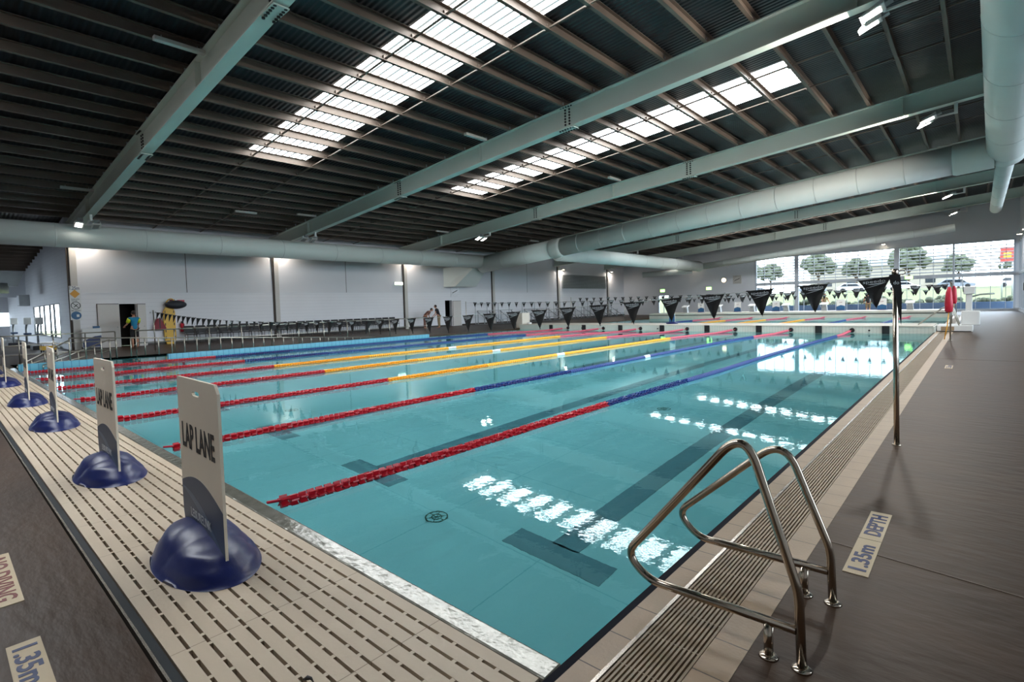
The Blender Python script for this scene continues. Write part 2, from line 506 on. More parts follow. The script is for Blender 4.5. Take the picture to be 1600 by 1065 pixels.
# ---------------------------------------------------------------- near boom (white slotted platform)
bo = empty('boom', (-12, 1.1, 0), 'wide beige slotted platform across the near end of the pool carrying the lane signs', 'platform')
def bloc(x, y, z): return (x + 12, y - 1.1, z)
bm_ = MB()
y0, y1 = 0.62, 1.565
nr = 12
pitch = (y1 - y0) / nr
for i in range(nr):
    ya = y0 + i * pitch
    bm_.box(-24.0 + 12, PE - 0.02 + 12, ya + 0.008 - 1.1, ya + pitch - 0.008 - 1.1, -0.05, 0.003)
for i in range(1, nr):
    ya = y0 + i * pitch
    x = -24.0 + (0.08 if i % 2 else 0.0)
    long_ = True
    while x < PE - 0.05:
        ln = 0.145 if long_ else 0.075
        bm_.box(x + 12, min(x + 0.022, PE - 0.02) + 12, ya - 0.009 - 1.1, ya + 0.009 - 1.1, -0.05, 0.002)
        x += ln + 0.022; long_ = not long_
# wide solid margins
bm_.build('deck_grate', M['boom'], bo)
MB().box(-12, PE + 11.98, 0.62 - 1.1, 1.565 - 1.1, -0.30, -0.05).build('slot_shade_block', M['gap_shade'], bo)  # solid block coloured dark for the shade below the slats
kb = MB().hexa([(-12, 0.472, -0.35), (PE + 12.0, 0.472, -0.35), (PE + 12.0, 0.59, -0.35), (-12, 0.59, -0.35), (-12, 0.472, -0.006), (PE + 12.0, 0.472, -0.006), (PE + 12.0, 0.59, 0.0), (-12, 0.59, 0.0)])
kb.build('kerb', M['kerb'], bo, bevel=0.012)
sd_ = MB().box(-12, PE + 11.98, 0.585 - 1.1, 0.62 - 1.1, -0.30, 0.0)
sd_.build('side_channel', M['boom_edge'], bo)
MB().box(-12, PE + 11.98, 0.572 - 1.1, 0.583 - 1.1, -0.30, 0.006).build('edge_trim', M['strip'], bo)
# small dark feather lying on the boom
fe = MB()
fe.tube([(0, 0, 0.012), (0.012, 0.012, 0.02), (0.03, 0.018, 0.022), (0.05, 0.02, 0.012)], [0.004, 0.009, 0.006, 0.001], 6)
o = fe.build('feather', M['ink']); o.location = (-2.02, 0.93, 0.004)
tag(o, 'tiny dark curled scrap lying on the beige slotted platform', 'debris')


# ---------------------------------------------------------------- lap lane signs
def sign_base_mesh():
    mb = MB(); nx, ny = 40, 26; a, b_ = 0.50, 0.27
    vs = []
    for j in range(ny + 1):
        for i in range(nx + 1):
            u = -1 + 2 * i / nx; v = -1 + 2 * j / ny
            # square to disc
            x = u * math.sqrt(1 - v * v / 2); y = v * math.sqrt(1 - u * u / 2)
            rr = min(1.0, math.hypot(x, y))
            edge = min(1, (1 - rr) * 9)
            e1 = max(0, 1 - ((x + 0.28) / 0.80) ** 2 - (y / 0.98) ** 2) ** 0.7 * 0.15
            e2 = max(0, 1 - ((x - 0.42) / 0.62) ** 2 - ((y + 0.1) / 0.9) ** 2) ** 0.7 * 0.11
            z = 0.045 * min(1, edge * 1.5) + (max(e1, e2) + 0.25 * min(e1, e2)) * min(1, (1 - rr) * 4)
            vs.append((x * a, y * b_, z))
    fs = [(j * (nx + 1) + i, j * (nx + 1) + i + 1, (j + 1) * (nx + 1) + i + 1, (j + 1) * (nx + 1) + i) for j in range(ny) for i in range(nx)]
    mb.add(vs, fs, True)
    # rim down to the deck, leaving two foot notches on the near side
    ring = [i for i in range(nx + 1)] + [(nx) + j * (nx + 1) for j in range(1, ny + 1)] + [ny * (nx + 1) + i for i in range(nx - 1, -1, -1)] + [j * (nx + 1) for j in range(ny - 1, 0, -1)]
    o_ = len(mb.v)
    for k in ring:
        x, y, z = vs[k]
        notch = (abs(abs(x) - 0.2) < 0.05 and y < 0)
        mb.v.append((x * 1.01, y * 1.01, 0.018 if notch else 0.0))
    for i in range(len(ring)):
        j = (i + 1) % len(ring)
        mb.f.append((ring[j], ring[i], o_ + i, o_ + j)); mb.sm.append(False)
    return mb


def make_sign(label, full_text=True):
    t = empty('lane_sign', (0, 0, 0.004), label, 'sign', 'lap lane signs on the platform')
    sign_base_mesh().build('base', M['bluebase'], t)
    W2, H, Z0 = 0.40, 1.03, 0.07
    # board outline with chamfered top corners and a grab slot
    out = [(-W2, 0.15), (-W2 + 0.04, 0.0), (W2, 0.0), (W2, H - 0.05), (W2 - 0.045, H), (-W2 + 0.02, H), (-W2, H - 0.02)]
    bmx = bmesh.new()
    slot = [(-0.06 + 0.0, H - 0.10), (0.05, H - 0.10), (0.07, H - 0.085), (0.05, H - 0.07), (-0.06, H - 0.07), (-0.08, H - 0.085)]
    def ring(pts, y):
        return [bmx.verts.new((u, y, v + Z0)) for u, v in pts]
    for y in (-0.008, 0.008):
        A = ring(out, y); B = ring(slot, y)
        es = [bmx.edges.new((A[i], A[(i + 1) % len(A)])) for i in range(len(A))] + [bmx.edges.new((B[i], B[(i + 1) % len(B)])) for i in range(len(B))]
        bmesh.ops.triangle_fill(bmx, use_beauty=True, edges=es)
        if y < 0: A0, B0 = A, B
    for P, Q in ((A0, A), (B0, B)):
        for i in range(len(P)):
            j = (i + 1) % len(P); bmx.faces.new((P[i], P[j], Q[j], Q[i]))
    bmesh.ops.recalc_face_normals(bmx, faces=bmx.faces[:])
    me = bpy.data.meshes.new('board'); bmx.to_mesh(me); bmx.free(); me.materials.append(M['board'])
    bd = bpy.data.objects.new('board', me); COL.objects.link(bd); bd.parent = t
    # printed blue wave on the face towards the camera
    top = [(-W2 + 2 * W2 * k / 16, 0.33 + 0.085 * math.sin(PI * (0.10 + 0.9 * (1 - abs(2 * (k / 16) ** 0.75 - 0.9)))) ) for k in range(17)]
    top = [(u, 0.30 + 0.11 * math.sin(PI * min(1, max(0, (k / 16) * 0.86 + 0.12)))) for k, (u, v) in enumerate(top)]
    pts = [(W2 - 0.001, 0.002), (-W2 + 0.045, 0.002), (-W2 + 0.002, 0.15)] + [(u * 0.995, v) for u, v in top]
    wvm = MB().prism(pts, lambda u, v, d: (u, -0.0082 - d, v + Z0), 0, 0.0008).build('blue_wave', M['navy'], bd)
    wv2 = MB()
    lo = [(-W2 + 0.004 + (2 * W2 - 0.01) * k / 12, 0.30 - 0.27 * (k / 12) ** 1.3) for k in range(13)]
    hi = [(-W2 + 0.004 + (2 * W2 - 0.01) * k / 12, 0.30 - 0.27 * (k / 12) ** 1.3 + 0.05 * math.sin(PI * k / 12) + 0.004) for k in range(13)]
    wv2.prism(lo + hi[::-1], lambda u, v, d: (u, -0.0092 - d, v + Z0), 0, 0.0006)
    wv2.build('wave_band', M['navy2'], bd)
    text_obj('lettering', 'LAP LANE', 0.16, 0.64, M['ink'], bd, (-0.01, -0.0095, 0.66 + Z0), (PI / 2, 0, 0), 0.022, 0.0012)
    text_obj('logo_lettering', 'LEISURELINK', 0.055, 0.40, M['inkw'], bd, (-0.02, -0.0115, 0.17 + Z0), (PI / 2, 0, 0), 0.012, 0.0012)
    return t


sg_labels = ['nearest and largest white LAP LANE sign board in a blue wave-shaped base',
             'second LAP LANE sign from the front, standing in a dark blue base on the platform',
             'third lane sign from the front, board seen nearly edge-on above a blue base',
             'fourth lane sign from the front, narrow edge-on board and small blue base',
             'fifth lane sign from the front, blue base cut by the left edge of the picture',
             'farthest lane sign base at the left end of the slotted platform']
sp = [(-3.54, 1.06, -2), (-6.15, 1.07, 0), (-9.6, 1.09, -2), (-12.6, 1.09, -2), (-16.6, 1.08, -2), (-20.6, 1.06, 0)]
sproto = make_sign(sg_labels[0])
signs = [sproto] + [copy_tree(sproto) for _ in range(5)]
for s_, lb, (x, y, a) in zip(signs, sg_labels, sp):
    s_.location = (x, y, 0.004); s_.rotation_euler = (0, 0, math.radians(a)); s_['label'] = lb


# ---------------------------------------------------------------- lane ropes
def float_mesh():
    mb = MB()
    prof = [(-0.036, 0.022), (-0.036, 0.05), (-0.022, 0.062), (-0.012, 0.04), (0.012, 0.04), (0.022, 0.062), (0.036, 0.05), (0.036, 0.022)]
    mb.tube([(0, y, 0) for y, r_ in prof], [r_ for y, r_ in prof], 12)
    # fins
    for k in range(6):
        a = k * PI / 3
        c, s_ = math.cos(a), math.sin(a)
        mb.bar((0.03 * c, -0.03, 0.03 * s_), (0.03 * c, 0.03, 0.03 * s_), 0.012, 0.05, (c, 0, s_))
    return mb


FM = {}
for k in ('red', 'blue', 'orange', 'pink', 'white'):
    me = float_mesh().mesh('float'); me.materials.append(M[k]); FM[k] = me


def rope_y(x0, x1, t): return x0 + (x1 - x0) * max(0.0, (t - 0.72) / 0.28) ** 1.5


def lane_rope(i, x0, x1, ya, yb, segs, label, grp, step=0.078, indiv=100):
    """segs: [(y_end, colour)]"""
    t = empty('lane_rope', (x0, ya, ZW), label, 'lane rope', grp)
    cb = MB()
    def P(y):
        tt = (y - ya) / (yb - ya)
        x = rope_y(x0, x1, tt) + 0.02 * math.sin(y * 0.7 + i) - x0
        z = 0.02
        if tt > 0.93: z += (tt - 0.93) / 0.07 * 0.09
        if y - ya < 0.16: z += (0.16 - (y - ya)) * 0.25
        return Vector((x, y - ya, z))
    cb.tube([P(ya - 0.03 + (yb - ya + 0.03) * k / 60) for k in range(61)], 0.012, 6)
    cb.build('cable', M['redplastic'], t)
    y = ya + 0.10; cnt = 0
    rest = {}
    while y < yb - 0.35:
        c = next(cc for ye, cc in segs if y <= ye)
        if cnt < indiv:
            o = bpy.data.objects.new('float', FM[c]); COL.objects.link(o); o.parent = t; o.location = P(y)
            o.rotation_euler = (0, random.uniform(0, 1), random.uniform(-0.05, 0.05)); o['label'] = c.replace('pink', 'faded red') + ' plastic lane rope float'
        else:
            mb = rest.setdefault(c, MB())
            p = P(y)
            rr = 0.056
            mb.tube([p + Vector((0, dy, 0)) for dy in (-0.034, -0.02, 0.0, 0.02, 0.034)], [rr * 0.7, rr, rr * 0.62, rr, rr * 0.7], 8)
        cnt += 1
        y += step
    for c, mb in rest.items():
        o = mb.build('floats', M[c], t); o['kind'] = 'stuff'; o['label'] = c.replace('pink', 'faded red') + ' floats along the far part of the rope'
    return t


ordn = ['first', 'second', 'third', 'fourth', 'fifth', 'sixth', 'seventh']
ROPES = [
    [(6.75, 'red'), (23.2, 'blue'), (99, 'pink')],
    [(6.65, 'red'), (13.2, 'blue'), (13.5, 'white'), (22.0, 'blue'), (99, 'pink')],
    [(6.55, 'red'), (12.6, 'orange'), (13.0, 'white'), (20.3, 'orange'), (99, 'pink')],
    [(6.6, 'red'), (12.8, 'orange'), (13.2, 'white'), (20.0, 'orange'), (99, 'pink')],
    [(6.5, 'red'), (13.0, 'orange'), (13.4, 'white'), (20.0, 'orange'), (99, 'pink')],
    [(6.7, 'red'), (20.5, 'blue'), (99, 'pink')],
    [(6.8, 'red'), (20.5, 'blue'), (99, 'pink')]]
desc = ['red then blue', 'red then blue with a white gap', 'red then orange', 'red then orange', 'red then orange', 'red then blue', 'red then blue, nearest the ramp wall']
for i in range(7):
    lane_rope(i, ROPEX[i], FARX[i], 1.72, 25.85, ROPES[i], '%s lane rope from the right, %s floats' % (ordn[i], desc[i]), 'lane ropes of the near pool')
FR2 = [-3.9, -6.4, -8.9, -11.4, -13.9, -16.4]
fc = [[(39, 'blue'), (99, 'pink')], [(39.5, 'blue'), (99, 'pink')], [(40, 'orange'), (99, 'pink')], [(40, 'orange'), (99, 'pink')], [(39, 'orange'), (99, 'pink')], [(39, 'blue'), (99, 'pink')]]
for i, x in enumerate(FR2):
    lane_rope(i, x, x + 0.6, 28.3, 43.9, fc[i], '%s lane rope from the right in the pool beyond the boom, %s floats' % (ordn[i], 'orange' if fc[i][0][1] == 'orange' else 'blue'), 'lane ropes of the far pool', 0.16, 0)

# ---------------------------------------------------------------- far boom
fb = empty('boom', (-12, 27, 0), 'white tiled boom wall across the far end of the near pool with black targets', 'platform')
MB().box(-22.5 + 12, -0.1 + 12 - 1.15, 25.87 - 27, 28.24 - 27, -1.2, 0.22).build('boom_body', M['far_boom'], fb)
MB().box(-22.5 + 12, -1.3 + 12, 25.85 - 27, 28.26 - 27, 0.22, 0.26).build('boom_top', M['far_boom_top'], fb)
for k, x in enumerate([-2.80, -5.2, -7.66, -10.1, -12.5, -15.0, -17.45, -19.9]):
    MB().box(x - 0.125 + 12, x + 0.125 + 12, 25.83 - 27, 25.87 - 27, -0.30, 0.245).build('target', M['black'], fb)
for k, x in enumerate(FARX):
    mb = MB(); mb.cyl((x + 12, 25.86 - 27, 0.06), (x + 12, 25.80 - 27, 0.06), 0.10, 0.085, 14); mb.build('rope_anchor', M['black'], fb)
    mb = MB(); mb.cyl((x + 12 + (1.0 if k else 0.6), 25.87 - 27, 0.06), (x + 12 + (1.0 if k else 0.6), 25.84 - 27, 0.06), 0.035, None, 10); mb.build('socket', M['black'], fb)

# end platform of the far pool
ep = empty('end_platform', (-12, 45.5, 0), 'low white platform with a thin black line at the end of the far pool', 'platform')
MB().box(-22.5 + 12, -1.3 + 12, 44.0 - 45.5, 47.5 - 45.5, -0.4, 0.42).build('platform_body', M['far_boom_top'], ep)
MB().box(-22.5 + 12, -1.3 + 12, 43.98 - 45.5, 44.0 - 45.5, 0.22, 0.27).build('black_line', M['black'], ep)

# ---------------------------------------------------------------- blue ramp walls and rails in the pool
rw = MB().box(-22.25, -22.05, 5.75, 17.9, PF, 0.10)
tag(rw.build('ramp_wall', M['ramp_tile']), 'long blue tiled ramp wall rising out of the water on the left', 'wall')
rw = MB().box(-22.25, -22.05, 1.75, 3.85, PF, 0.12)
tag(rw.build('ramp_wall', M['ramp_tile']), 'short blue tiled wall at the left end of the near platform', 'wall')


def railing(name, pts, hts, zbase, label, mids=(0.5,), r_=0.022, spacing=0.75, mat_=None):
    """pts: plan polyline, hts: height at each"""
    mat_ = mat_ or M['steel_dull']
    t = empty(name, (pts[0][0], pts[0][1], 0), label, 'railing')
    ox, oy = pts[0]
    rl = MB(); rl.tube([(p[0] - ox, p[1] - oy, h) for p, h in zip(pts, hts)], r_, 10); rl.build('handrail', mat_, t)
    for q in mids:
        rl = MB(); rl.tube([(p[0] - ox, p[1] - oy, zbase + (h - zbase) * q) for p, h in zip(pts, hts)], r_ * 0.8, 8); rl.build('mid_rail', mat_, t)
    for i in range(len(pts) - 1):
        a, b = Vector(pts[i]), Vector(pts[i + 1]); ln = (b - a).length; k = max(1, round(ln / spacing))
        for j in range(k + (1 if i == len(pts) - 2 else 0)):
            p = a + (b - a) * (j / k); h = hts[i] + (hts[i + 1] - hts[i]) * j / k
            if h - zbase < 0.08: continue
            MB().cyl((p.x - ox, p.y - oy, zbase), (p.x - ox, p.y - oy, h), r_ * 0.9, None, 8).build('post', mat_, t)
    return t


railing('railing', [(-23.0, 5.0), (-23.0, 18.5)], [0.98, 0.98], -0.02, 'long steel railing along the left deck beside the ramp', (0.55,), spacing=1.2)
railing('railing', [(-22.15, 3.0), (-22.15, 14.6)], [0.86, 0.15], 0.1, 'steel ramp railing sloping down to the blue tiled wall', (), spacing=0.42)
railing('railing', [(-24.1, 0.2), (-24.1, 4.6)], [0.96, 0.96], 0, 'steel railing behind the left end of the platform', (0.33, 0.66), spacing=0.9)
railing('railing', [(-23.6, 3.2), (-22.4, 1.75)], [0.75, 0.05], -0.05, 'short sloping steel stair rail at the platform left end', (0.5,), spacing=0.5)
railing('railing', [(-22.9, 4.2), (-21.9, 2.3)], [0.72, 0.05], -0.05, 'second sloping stair rail beside the short blue wall', (0.5,), spacing=0.5)
railing('railing', [(-31.0, 0.3), (-24.5, 0.3)], [0.98, 0.98], 0, 'steel railing running left from the platform towards the wing', (0.5,), spacing=1.1)


# ---------------------------------------------------------------- pool ladder rails
def arc_path(pts, r_=0.1, n_=8):
    """round the corners of a polyline"""
    pts = [Vector(p) for p in pts]; out = [pts[0]]
    for i in range(1, len(pts) - 1):
        a, b, c = pts[i - 1], pts[i], pts[i + 1]
        d1 = (a - b); d2 = (c - b); rr = min(r_ if not isinstance(r_, (list, tuple)) else r_[i - 1], d1.length * 0.48, d2.length * 0.48)
        p = b + d1.normalized() * rr; q = b + d2.normalized() * rr
        for k in range(n_ + 1):
            t = k / n_; out.append(p * (1 - t) ** 2 + b * 2 * t * (1 - t) + q * t * t)
    out.append(pts[-1])
    return out


def ladder(Y, ztop, bendz, nose_z, xbk, label):
    t = empty('ladder_rail', (-0.52, Y, 0), label, 'handrail', 'pair of ladder grab rails')
    X = 0.52
    pth = arc_path([(-0.52, 0, 0), (-0.53, 0, bendz), (-0.735, 0, ztop + 0.06), (-1.31, 0, nose_z + 0.0), (-1.19, 0, 0.145), (-0.54, 0, 0.155)],
                   [0.05, 0.16, 0.11, 0.07], 10)
    mb = MB(); mb.tube([(p.x + X, 0, p.z) for p in pth], 0.019, 16); mb.build('grab_rail', M['steel'], t)
    MB().cyl((xbk + X, 0.0, 0), (xbk + X, 0, 0.15), 0.019, None, 14).build('rear_post', M['steel'], t)
    for x in (-0.52, xbk):
        MB().tube([(x + X, 0, 0.0), (x + X, 0, 0.008), (x + X, 0, 0.014)], [0.04, 0.036, 0.022], 16).build('floor_flange', M['steel'], t)
    return t


ladder(2.275, 0.895, 0.315, 0.245, -0.645, 'nearer and taller stainless steel ladder grab rail at the pool edge')
ladder(2.875, 0.725, 0.265, 0.262, -0.645, 'stainless steel ladder grab rail behind the nearer one, beside the depth tile')

# ---------------------------------------------------------------- floor lettering tiles
def deck_tile(loc, rz, L_, W_, body, m, label, twoline=None):
    t = empty('depth_tile', (loc[0], loc[1], 0.0), label, 'floor sign'); t.rotation_euler = (0, 0, rz)
    MB().box(-L_ / 2, L_ / 2, -W_ / 2, W_ / 2, -0.002, 0.004).build('tile', M['floor_tile'], t)
    if twoline:
        MB().box(-0.002, 0.002, -W_ / 2, W_ / 2, 0.004, 0.0046).build('tile_joint', M['groove'], t)
        text_obj('lettering', body, W_ * 0.74, L_ * 0.36, m, t, (-L_ * 0.27, 0, 0.005), (0, 0, 0), 0.028, 0.0012)
        text_obj('lettering', twoline, W_ * 0.74, L_ * 0.37, m, t, (L_ * 0.26, 0, 0.005), (0, 0, 0), 0.028, 0.0012)
    else:
        text_obj('lettering', body, W_ * 0.74, L_ * 0.84, m, t, (0, 0, 0.005), (0, 0, 0), 0.022, 0.0012)
    return t


deck_tile((-0.485, 3.775), PI / 2, 1.04, 0.118, '1.35m', M['ink_blue'], 'cream depth tile with blue lettering 1.35m DEPTH on the right deck', 'DEPTH')
deck_tile((-0.44, 13.8), PI / 2, 0.6, 0.12, '1.35m', M['ink_blue'], 'small pale depth tile farther along the right deck')

deck_tile((-2.80, 0.212, 0), 0, 1.0, 0.118, '1.35m', M['ink_blue'], 'cream depth tile lettered 1.35m at the lower left, below the platform', 'DEPTH')
deck_tile((-4.22, 0.195, 0), 0, 0.86, 0.13, 'NO DIVING', M['ink_red'], 'cream warning tile with red NO DIVING lettering at the left edge')

# ---------------------------------------------------------------- backstroke flag lines
def flag_mesh(kind):
    mb = MB(); n_ = 8; vs = []; W_, H_ = 0.30, 0.30
    for j in range(n_ + 1):
        v = j / n_
        for i in range(n_ + 1):
            u = -1 + 2 * i / n_
            hw = W_ / 2 * (1 - v) ** (0.9) * (1 - 0.18 * math.sin(PI * v))
            x = u * hw
            if kind == 'flat':
                y = 0.012 * math.sin(u * 2.5 + v * 3) * (0.3 + v); z = -v * H_ + 0.012 * (u * u) * (1 - v)
            elif kind == 'curl':
                a = u * 1.5; x = hw * math.sin(a) * 0.72; y = hw * (1 - math.cos(a)) * 0.8; z = -v * H_
            else:   # folded over the rope, mostly edge on
                x = u * hw * 0.35 + (0.02 * v); y = 0.05 * abs(u) * (1 - v); z = -v * H_ * 0.95
            vs.append((x, y, z))
    k = len(vs)
    vs2 = [(x, y + 0.0016, z) for x, y, z in vs]
    fs = [(j * (n_ + 1) + i, j * (n_ + 1) + i + 1, (j + 1) * (n_ + 1) + i + 1, (j + 1) * (n_ + 1) + i) for j in range(n_) for i in range(n_)]
    mb.add(vs, fs, True); mb.add(vs2, [tuple(reversed(f)) for f in fs], True)
    mb.box(-W_ / 2 - 0.004, W_ / 2 + 0.004, -0.004, 0.005, -0.004, 0.006)
    return mb


FLG = {}
for k in ('flat', 'curl', 'fold'):
    me = flag_mesh(k).mesh('pennant'); me.materials.append(M['flag']); FLG[k] = me
tmx = text_mesh('speedo', 0.038, 0.19, 0.0008, 0.004); tmx.materials.append(M['inkw'])
swo = MB()
swo.prism([(-0.085, -0.092), (-0.02, -0.075), (0.06, -0.058), (-0.035, -0.060), (-0.06, -0.052), (0.09, -0.048), (0.11, -0.045), (0.03, -0.068), (-0.03, -0.082)], lambda u, v, d: (u, d, v), 0, 0.0008)
swm = swo.mesh('logo'); swm.materials.append(M['inkw'])


def flag_line(Y, x0, x1, zends, zmid, pitch, label, first_x=None, kinds=None, posts=True, scale=1.0, lean=0.0):
    t = empty('flag_line', (x0, Y, 0), label, 'flags')
    xm = (x0 + x1) / 2; hw = abs(x1 - x0) / 2
    def Z(x): return zmid + (zends - zmid) * ((x - xm) / hw) ** 2
    rp_ = MB(); N = 60
    rp_.tube([(x0 + (x1 - x0) * k / N - x0, 0, Z(x0 + (x1 - x0) * k / N)) for k in range(N + 1)], 0.004, 5, False)
    rp_.build('line_rope', M['rope'], t)
    x = first_x if first_x is not None else x0 - 0.2; c = 0
    while x > x1 + 0.2 and c < 100:
        kd = kinds(x) if kinds else 'flat'
        o = bpy.data.objects.new('pennant', FLG[kd]); COL.objects.link(o); o.parent = t
        sl = 2 * (zends - zmid) * (x - xm) / hw ** 2
        o.location = (x - x0, 0, Z(x)); o.rotation_euler = (random.uniform(-0.06, 0.06), -math.atan(sl), random.uniform(-0.1, 0.1)); o.scale = (scale,) * 3
        if kd == 'flat':
            q = bpy.data.objects.new('lettering', tmx); COL.objects.link(q); q.parent = o; q.location = (0, -0.022, -0.032); q.rotation_euler = (PI / 2, 0, 0)
            q = bpy.data.objects.new('logo', swm); COL.objects.link(q); q.parent = o; q.location = (0, -0.024, 0)
        x -= pitch; c += 1
    return t


def kn(x):
    if x > -9: return 'flat'
    if x > -15: return 'flat' if int(x * 1.86) % 3 else 'curl'
    if x > -19: return 'fold' if int(x * 1.86) % 4 else 'flat'
    return 'curl'


flag_line(6.4, -0.62, -26.3, 1.68, 1.23, 0.545, 'nearest line of black speedo pennant flags crossing the pool', -0.79, kn)
flag_line(21.6, -0.70, -23.0, 1.78, 1.62, 0.545, 'second line of black pennant flags, five metres before the far boom', -1.0)
flag_line(32.5, -1.0, -23.0, 1.95, 1.85, 0.6, 'third line of black pennant flags just beyond the far boom')
flag_line(40.5, -1.0, -23.0, 1.75, 1.6, 0.6, 'farthest line of black pennant flags across the far pool')

pt = empty('flag_post', (-0.598, 6.38, 0), 'tall stainless post with flag line hook on the right deck, nearest one', 'post')
MB().cyl((0, 0, 0), (-0.02, 0.01, 1.70), 0.024, None, 16).build('pole', M['steel'], pt)
MB().cyl((-0.02, 0.01, 1.69), (-0.02, 0.01, 1.755), 0.028, None, 16).build('cap', M['steel'], pt)
hk = MB(); hk.tube([(0.005 + 0.03 + 0.028 * math.cos(a * PI / 6), 0.01, 1.72 + 0.022 * math.sin(a * PI / 6)) for a in range(-4, 6)], 0.005, 8)
hk.build('hook', M['steel'], pt)
MB().cyl((0, 0, 0), (0, 0, 0.01), 0.04, None, 16).build('floor_flange', M['steel'], pt)
MB().prism([(-0.045, 0), (0.045, 0.0), (0.06, -0.2), (0.055, -0.5), (0.03, -0.36), (0.0, -0.16), (-0.035, -0.08)], lambda u, v, d: (u, d, v), 0, 0.004).build('wrapped_flag', M['flag'], pt, loc=(-0.02, -0.034, 1.70))
text_obj('lettering', 'do', 0.035, 0.045, M['inkw'], pt, (-0.005, -0.040, 1.62), (PI / 2, 0, 0), 0.002, 0.001)


def plain_post(x, y, h, label, r_=0.022):
    t = empty('flag_post', (x, y, 0), label, 'post')
    MB().cyl((0, 0, 0), (0, 0, h), r_, None, 12).build('pole', M['steel_dull'], t)
    MB().cyl((0, 0, 0), (0, 0, 0.012), 0.05, None, 12).build('floor_flange', M['steel_dull'], t)
    MB().cyl((0, 0, h), (0, 0, h + 0.03), r_ * 1.3, None, 12).build('cap', M['steel_dull'], t)
    return t


plain_post(-26.35, 6.4, 1.72, 'flag line post on the left deck beside the ramp railing')
plain_post(-23.05, 21.6, 1.8, 'flag post on the left pool edge holding the second flag line')
plain_post(-23.05, 40.5, 1.8, 'flag post on the left edge holding the farthest flag line')
plain_post(-0.98, 40.5, 1.8, 'flag post on the right deck holding the farthest flag line')
p2 = plain_post(-0.66, 21.6, 1.84, 'flag post on the right deck carrying the red rescue tube')
plain_post(-23.05, 32.5, 1.98, 'flag post on the left edge of the pool beyond the boom')
plain_post(-0.95, 32.5, 1.98, 'flag post on the right deck beyond the far boom')
rt = empty('rescue_tube', (-0.70, 21.52, 0.9), 'bright red rescue tube hanging on the right flag post', 'rescue tube')
MB().tube([(0, 0, 0), (0, 0, 0.05), (0, 0, 0.3), (0, 0, 0.62), (0.01, 0, 0.8)], [0.07, 0.10, 0.105, 0.08, 0.04], 12).build('tube_body', M['redplastic'], rt)
MB().tube([(0, 0, 0.02), (-0.03, -0.02, -0.4), (-0.1, -0.05, -0.86)], 0.014, 6).build('strap', M['orange'], rt)
rt = empty('rescue_tube', (-0.86, 32.42, 0.9), 'smaller red rescue tube on the post beyond the boom', 'rescue tube')
MB().tube([(0, 0, 0.1), (0, 0, 0.2), (0, 0, 0.45), (0, 0, 0.8), (-0.02, 0, 0.95)], [0.07, 0.10, 0.105, 0.08, 0.03], 12).build('tube_body', M['redplastic'], rt)
MB().tube([(0, 0, 0.12), (0, 0, -0.1)], 0.014, 6).build('strap', M['orange'], rt)

# ---------------------------------------------------------------- steps and pool hoist by the far boom
stp = empty('pool_steps', (-1.2, 26.6, 0), 'white step platform with steel handrails at the right end of the far boom', 'steps')
MB().box(-0.03, 1.05, -0.05, 1.6, 0.0, 0.24).build('platform', M['white'], stp, bevel=0.02)
MB().box(0.1, 0.5, -0.055, -0.05, 0.04, 0.2).build('tread_panel', M['tile'], stp)
MB().box(-0.03, 1.0, -0.07, -0.05, 0.0, 0.03).build('base_strip', M['black'], stp)
for k, (dx, dy) in enumerate(((0, 0), (0.0, 1.2))):
    MB().tube(arc_path([(-0.65, dy, 0.03), (-0.62, dy, 0.28), (0.2, dy, 0.98), (0.42, dy, 0.95), (0.72, dy, 0.0)], [0.1, 0.15, 0.15], 6), 0.022, 10).build('handrail', M['steel_dull'], stp)
ho = empty('pool_hoist', (-0.30, 27.1, 0.245), 'white pool hoist column with arm and seat standing on the step platform', 'hoist')
MB().box(-0.2, 0.35, -0.15, 0.25, 0, 0.55).build('housing', M['white'], ho, bevel=0.03)
MB().box(-0.08, 0.12, -0.06, 0.14, 0.5, 1.25).build('column', M['white'], ho, bevel=0.02)
MB().tube([(0.1, 0, 1.1), (0.35, -0.05, 1.18), (0.75, -0.1, 1.2)], 0.03, 8).build('arm', M['gal'], ho)
MB().box(-0.15, 0.2, -0.1, 0.15, 1.2, 1.5).build('control_box', M['white'], ho, bevel=0.02)
MB().tube([(-0.15, -0.1, 1.3), (-0.18, -0.12, 1.9)], 0.018, 6).build('mast', M['gal'], ho)

ls = empty('lane_sign', (-12.55, 27.2, 0.265), 'white and blue lane sign board standing on the far boom', 'sign')
MB().tube([(0, 0, 0), (0, 0, 0.05), (0, 0, 0.12)], [0.32, 0.3, 0.12], 16).build('base', M['bluebase'], ls)
MB().prism([(-0.17, 0.08), (0.17, 0.08), (0.14, 1.2), (0.0, 1.26), (-0.14, 1.2)], lambda u, v, d: (u, d, v), -0.012, 0.012).build('board', M['white'], ls)
MB().prism([(-0.168, 0.085), (0.168, 0.085), (0.155, 0.5), (-0.162, 0.38)], lambda u, v, d: (u, d, v), -0.015, -0.0125).build('blue_wave', M['signblue'], ls)

